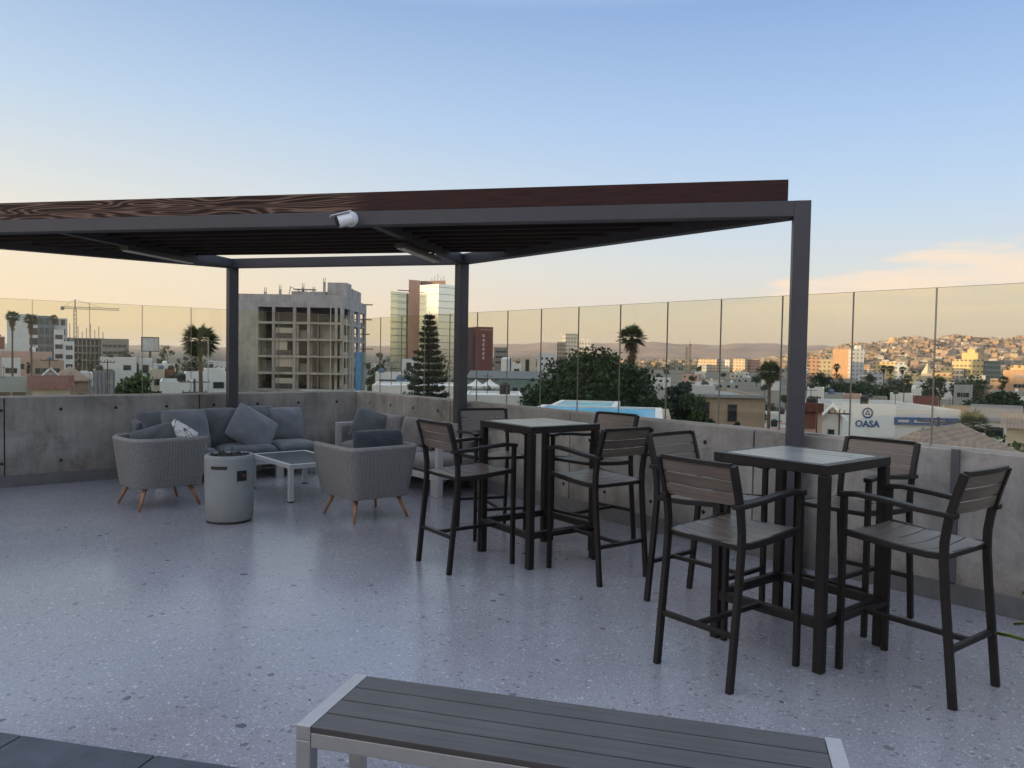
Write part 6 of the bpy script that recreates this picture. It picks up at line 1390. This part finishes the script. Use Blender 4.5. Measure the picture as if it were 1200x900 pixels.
for k in range(n_):
    a_ = 2 * math.pi * k / n_
    for q, y in ((0.62, -0.2), (0.43, -0.2), (0.43, -0.145), (0.62, -0.145)): vs.append((xl + q * math.cos(a_), y, hb - 0.55 + q * math.sin(a_)))
for k in range(n_):
    for q in range(4): fs.append((k * 4 + q, k * 4 + (q + 1) % 4, ((k + 1) % n_) * 4 + (q + 1) % 4, ((k + 1) % n_) * 4 + q))
mb.add(vs, fs); c0 = (xl, hb - 0.55)
tri = [(0, 0.40), (-0.33, -0.22), (0.33, -0.22)]; tri2 = [(0, 0.16), (-0.13, -0.09), (0.13, -0.09)]
vs = [(c0[0] + x, y, c0[1] + z) for y in (-0.20, -0.145) for x, z in tri + tri2]; fs = []
for i in range(3):
    j = (i + 1) % 3; fs += [(i, j, 3 + j, 3 + i), (6 + i, 9 + i, 9 + j, 6 + j), (i, 6 + i, 6 + j, j), (3 + i, 3 + j, 9 + j, 9 + i)]
mb.add(vs, fs); mb.build('sign_emblem', BLUE, sg)
x0 = (1048 - 988) * sc_; mb = MB(); mb.b2((x0, -0.30, hb - 1.75), (wb - 0.3, -0.01, hb - 0.95)); bn = mb.build('banner', BLUE, rb)
rr = random.Random(9); x = x0 + 0.4
while x < wb - 1.6:
    lw = rr.choice((0.9, 1.3, 1.7)); mb = MB(); q = x
    while q < x + lw - 0.14: mb.b2((q, -0.33, hb - 1.5), (q + 0.11, -0.301, hb - 1.22)); q += 0.17
    mb.build('banner_word', SIGNW, bn); x += lw + 0.45
b = bld('wide brown tiled hip roof house close below the glass on the right', 985, 1128, 508, 43, 13, PLASTER['tan'], roof=('hip', 2.1), roofm=TANTILE, skew=-0.04, name='house', cat='house')
rb, wb, hb = b
for k, px in enumerate((1010, 1023, 1042, 1062)):
    mb = MB(); q = (px - 985) / 150 * wb + 0.8; z = hb - 2.3
    mb.lathe([(0.0, 0.0), (0.09, 0.0), (0.06, 0.12), (0.19, 0.26), (0.23, 0.40), (0.17, 0.54), (0.05, 0.62), (0.0, 0.72)], (q, -0.42, z), 14); mb.build('roof_finial', mat('terracotta', (0.30, 0.13, 0.085), 0.8), rb, smooth=True)
b = bld('tan tiled house with pale gable edging low at the right, beside the tree tops', 1092, 1180, 527, 34, 7, PLASTER['cream'], roof=('hip', 1.0), roofm=TANTILE, name='house', cat='house')
b = bld('white house with a dark garage opening and grey roof at the right', 1142, 1194, 477, 98, 11, PLASTER['white'], roof=('ridge', 1.4), roofm=mat('slate_roof', (0.17, 0.155, 0.15), 0.85, 0, 0.2, 0.8), name='house', cat='house'); window(b[0], b[1] * .48, b[2] - 3.3, 1.7, 1.2, name='garage_opening')
b = bld('low cream house behind the white garage house at the right edge', 1180, 1222, 488, 84, 8, PLASTER['cream'], roof=('ridge', 1.0), roofm=TANTILE, name='house', cat='house')
for px0, px1, py, D, m, lb in ((946, 966, 455, 150, 'white', 'bluish white house stack directly right of the third post'), (966, 990, 462, 150, 'grey', 'grey house with small windows above the mono-pitch white wall'),
                               (985, 1010, 463, 160, 'pink', 'faded red house below the long dark hedge'), (1012, 1040, 466, 170, 'block', 'brown roofed low house below the long dark hedge'),
                               (1043, 1068, 462, 180, 'white', 'white house with a dark porch right of the long dark hedge'), (1070, 1100, 466, 150, 'brick', 'dark red low shop above the blue banner'),
                               (1068, 1080, 456, 210, 'white', 'small white house with a lean-to above the dark red shop'), (1118, 1140, 452, 200, 'grey', 'grey house between the dark palm trunks'),
                               (1104, 1150, 478, 140, 'tan', 'long tan house left of the white garage house')):
    b = bld(lb, px0, px1, py, D, 9, PLASTER[m], name='house', cat='house'); win_rows(b, 3, 1, b[2] - 2.6, 3, 1.1, 1.1)
for px, D, py, wp, lb in ((1000, 215, 452, 70, 'long dark green hedge row below the orange brown tower block, left part'), (1045, 230, 456, 64, 'long dark green hedge row right part, below the pale yellow box'), (1172, 190, 463, 62, 'dark clipped hedge block above the white garage house')):
    tree(lb, px, D, py, wp, LEAF_FICUS, n=90, per=26, crown_frac=0.97, depth=0.3, shape='dome', leaf=0.55, cat='hedge', name='hedge')
for px, D, py, wp, lb in ((952, 260, 434, 13, 'dark tree beside the third post on its right'), (964, 250, 434, 22, 'dark bushy tree left of the orange brown tower block'), (980, 260, 437, 18, 'round dark tree under the orange brown tower block'),
                          (1013, 300, 440, 12, 'brown tree below the blue white tower block'), (1050, 320, 442, 22, 'rust brown tree below the bluish shaded house'), (1092, 300, 440, 26, 'broad dusty tree left of the shaggy palms'),
                          (1142, 250, 440, 26, 'tall dusty tree before the big yellow building'), (1066, 260, 450, 18, 'green tree above the small white house with a lean-to')):
    tree(lb, px, D, py, wp, LEAF_OLIVE if 'rust' in lb or 'dusty' in lb or 'brown tree' in lb else LEAF_FICUS, n=34, per=24)
for px, D, pt, pc2, rp, lb in ((980, 330, 427, 430, 5, 'single palm silhouetted against the orange brown tower block'), (1036, 330, 429, 432, 4.5, 'left of the twin palms before the palace-like block'), (1043, 330, 429, 432, 4.5, 'right of the twin palms before the palace-like block'),
                               (1057, 320, 430, 433, 4.5, 'lone palm before the bluish shaded white house'), (1064, 300, 441, 444, 5, 'small palm in front of the pale yellow box'), (1102, 250, 444, 448, 7, 'dark palm left of the salmon house'),
                               (1122, 235, 449, 453, 7, 'shaggy palm with dark trunk, left of the pair near the big yellow building'), (1117, 240, 452, 456, 6, 'shorter shaggy palm beside the dark trunks'), (1149, 225, 447, 452, 9, 'bushy palm with thick dark trunk below the dark glass block'),
                               (1176, 260, 443, 446, 6, 'small palm left of the large orange block')):
    palm(lb, px, D, pt, pc2, rp, skirt=1.6, n=26, thin=0.8)
tree('bright green palm-like bush above the tiled roofs on the right', 1132, 58, 486, 40, LEAF_MID, n=54, per=30, crown_frac=0.9)
tree('loose green garden tree right of the palm-like bush', 1166, 56, 494, 40, LEAF_MID, n=60, per=30, crown_frac=0.92)
tree('green garden tree at the right picture edge', 1196, 54, 506, 40, LEAF_MID, n=50, per=30, crown_frac=0.92)
palm('feathery low palm between the garden trees on the right', 1140, 60, 489, 499, 18, n=30, thin=0.7)
pole('brown utility pole with crossarms and transformers above the tiled roof', 1100, 60, 489, 0.13, [(0.3, 2.6), (1.0, 2.0)])
pole('thin dark pole before the salmon pink house', 958, 66, 464, 0.06)
pole('dark utility pole beside the white mono-pitch gabled wall', 984, 64, 480, 0.07, [(0.3, 1.6)])
pole('thin lamp pole right of the dark red shop', 1060, 120, 440, 0.07)

# ================================================================== streets of small houses and trees that fill the town
def small_house(m, roof, seed):
    rr = random.Random(seed); w, d, h = rr.uniform(8, 11), rr.uniform(7, 9), rr.uniform(3.4, 6.2)
    r = thing('house', 'x', 'house', (0, 0, -50)); mb = MB(); mb2 = MB()
    shell_box(mb, w, d, h, 0.35, x0=-w / 2, y0=-d / 2)
    mb.build('wall', [m, roof], r)
    mb = MB(); mb.lathe([(0, 0), (0.5, 0), (0.5, 0.9), (0.3, 1.15), (0, 1.2)], n=14); o = mb.build('water_tank', (BLACK, WHITEP)[seed % 2], r); o.location = (w * (.25 - .1 * (seed % 4)), d * .2, h - 0.36)
    for i in range(3):
        for s_ in (0, 1):
            if rr.random() < 0.75: window(r, -w / 2 + w * (i + .5) / 3, h - 2.3, 1.3, 1.2, -d / 2)
    return r
variants = [(PLASTER['white'], 'white'), (PLASTER['cream'], 'cream'), (PLASTER['tan'], 'tan'), (PLASTER['grey'], 'grey'), (PLASTER['pink'], 'pale pink')]
protos = []
for i, (m, nm) in enumerate(variants): protos.append((small_house(m, ROOFG, 50 + i), nm))
used = [False] * len(protos); cnt = 0; tries = 0; rr = random.Random(31)
while cnt < 118 and tries < 6000:
    tries += 1; hd = R(rr.uniform(-6, 80)); D = math.exp(rr.uniform(math.log(92), math.log(820))); x, y = math.sin(hd) * D, math.cos(hd) * D
    if not free(x, y, 4.2): continue
    FOOT.append((x, y, 5.0)); k = rr.choices(range(5), (5, 2, 1.5, 2, 1))[0]; pr, nm = protos[k]; rz = -hd + rr.choice((0, 0, H90)) * 1.0 + rr.uniform(-.3, .3)
    lb = 'small %s flat-roofed house among the many low houses of the town' % nm; gp = 'small %s flat-roofed town houses' % nm
    loc = (x, y, tz(x, y) - 0.2)
    if not used[k]: used[k] = True; pr.location = loc; pr.rotation_euler = (0, 0, rz); pr['label'] = lb; pr['group'] = gp
    else: dup(pr, loc, rz, lb, gp)
    cnt += 1
# hillside
def hill_house(m, seed):
    rr = random.Random(seed); w, d, h = rr.uniform(7, 11), rr.uniform(7, 10), rr.uniform(3.5, 6.5); mb = MB(); shell_box(mb, w, d, h + 3, 0.4, x0=-w / 2, y0=-d / 2, z0=-3)
    for i in range(3): mb.b2((-w / 2 + w * (i + .3) / 3, -d / 2 - 0.05, h - 2.6), (-w / 2 + w * (i + .7) / 3, -d / 2 - 0.005, h - 1.2), 2)
    return mb.build('house', [m, ROOFG, PANE])
HM = dict(white=mat('dusty_white', (0.44, 0.42, 0.39), 0.9, 0, 0.2, 0.05), cream=mat('dusty_cream', (0.37, 0.30, 0.225), 0.9, 0, 0.2, 0.05), ochre=mat('dusty_ochre', (0.33, 0.23, 0.15), 0.9, 0, 0.2, 0.05), block=mat('dusty_block', (0.22, 0.18, 0.15), 0.9, 0, 0.2, 0.05), pink=mat('dusty_pink', (0.33, 0.22, 0.175), 0.9, 0, 0.2, 0.05), grey=mat('dusty_grey', (0.24, 0.23, 0.22), 0.9, 0, 0.2, 0.05))
hp = [(hill_house(m, 70 + i), nm) for i, (m, nm) in enumerate([(HM['white'], 'white'), (HM['cream'], 'cream'), (HM['ochre'], 'ochre'), (HM['block'], 'bare block'), (HM['pink'], 'pinkish')])]
used = [False] * 5; cnt = 0; tries = 0
while cnt < 158 and tries < 9000:
    tries += 1
    if cnt < 105: hd = R(rr.triangular(57.5, 78, 68)); D = rr.uniform(880, 1650)
    else: hd = R(rr.uniform(30, 60)); D = rr.uniform(750, 1700)
    x, y = math.sin(hd) * D, math.cos(hd) * D
    if not free(x, y, 7): continue
    FOOT.append((x, y, 7)); k = rr.choices(range(5), (4, 3, 2, 3, 2))[0]; o, nm = hp[k]
    if used[k]: o = o.copy(); col.objects.link(o)
    used[k] = True; o.location = (x, y, tz(x, y)); o.rotation_euler = (0, 0, -hd + rr.uniform(-.6, .6)); tag(o, 'small %s house among the hundreds in the far sun-lit suburbs' % nm, 'house', 'far %s suburban houses' % nm); cnt += 1
# the mass of still smaller houses and scrub covering the hillside
mb = MB(); mbt = []; cnt = 0
while cnt < 1700:
    hd = R(rr.uniform(56.5, 80)) if cnt < 1350 else R(rr.uniform(36, 58)); D = rr.uniform(1150, 2650) if cnt < 1350 else rr.uniform(1500, 3300)
    x, y = math.sin(hd) * D, math.cos(hd) * D; cnt += 1
    if cnt < 1350 and not free(x, y, 2): continue
    z = tz(x, y); w, d, h = rr.uniform(6, 12), rr.uniform(6, 10), rr.uniform(3, 6.5); rz = Matrix.Rotation(-hd + rr.uniform(-.5, .5), 3, 'Z')
    mb.box((x, y, z + h / 2 - 1.5), (w, d, h + 3), rz, rr.choices(range(6), (2, 3, 2, 6, 3, 5))[0])
struct(mb.build('distant_houses', [HM['white'], HM['cream'], HM['ochre'], HM['block'], HM['pink'], HM['grey']], fix=False), 'stuff')
n_ = 5200; hd = np.radians(rng.uniform(30, 80, n_)); D = rng.uniform(900, 2900, n_); cl = np.stack([np.sin(hd) * D, np.cos(hd) * D, terrain(np.degrees(hd), D) + 1.5], -1)
pts = np.repeat(cl, 7, 0) + rng.normal(size=(n_ * 7, 3)) * np.array([1.8, 1.8, 1.3]); v, f = leaf_quads(pts, np.full(len(pts), 1.7)); struct(npmesh('distant_scrub', v, f, LEAF_OLIVE), 'stuff')
# trees between the houses
def small_tree(m, seed, h):
    global rng
    rng = np.random.default_rng(seed); r = thing('tree', 'x', 'tree', (0, 0, -50)); rad = h * 0.42; cl = []
    for i in range(30):
        q = rng.normal(size=3); q /= np.linalg.norm(q); q *= rng.uniform(.2, .85); cl.append((q[0] * rad, q[1] * rad, h * .62 + q[2] * h * .32, rad * rng.uniform(.3, .5)))
    pts = crown_points(cl, 40, .85); v, f = leaf_quads(pts, np.full(len(pts), h * 0.042)); npmesh('crown', v, f, m, r)
    mb = MB(); mb.tube([(0, 0, -.3), (0.05, 0, h * .6)], [h * .03, h * .018], 7); mb.build('trunk', BARK, r); return r
tp = [(small_tree(LEAF_FICUS, 1, 6.5), 'dark green'), (small_tree(LEAF_OLIVE, 2, 5.5), 'dusty green'), (small_tree(LEAF_MID, 3, 5.0), 'fresh green'), (small_tree(LEAF_FICUS, 4, 8.0), 'tall dark green')]
used = [False] * 4; cnt = 0; tries = 0
while cnt < 200 and tries < 6000:
    tries += 1; hd = R(rr.uniform(-6, 80)); D = math.exp(rr.uniform(math.log(95), math.log(1500))); x, y = math.sin(hd) * D, math.cos(hd) * D
    if not free(x, y, 1.0): continue
    FOOT.append((x, y, 2.0)); k = rr.randrange(4); o, nm = tp[k]; lb = 'small %s tree between the low houses of the town' % nm; gp = 'small %s trees in the town' % nm; loc = (x, y, tz(x, y))
    if not used[k]: used[k] = True; o.location = loc; o.rotation_euler = (0, 0, rr.uniform(0, 6)); o['label'] = lb; o['group'] = gp
    else: o = dup(o, loc, rr.uniform(0, 6), lb, gp)
    cnt += 1

# ================================================================== air
if HAZE > 0:
    hm = bpy.data.materials.new('haze_air'); hm.use_nodes = True; nt = hm.node_tree; nt.nodes.remove(nt.nodes['Principled BSDF'])
    pv = nd(nt, 'ShaderNodeVolumePrincipled'); pv.inputs['Density'].default_value = HAZE; pv.inputs['Color'].default_value = (0.88, 0.88, 0.92, 1); pv.inputs['Anisotropy'].default_value = 0.2
    nt.links.new(pv.outputs[0], nt.nodes['Material Output'].inputs['Volume'])
    mb = MB(); mb.b2((-24500, -24500, GZ - 40), (24500, 24500, 180)); struct(mb.build('haze', hm), 'stuff')
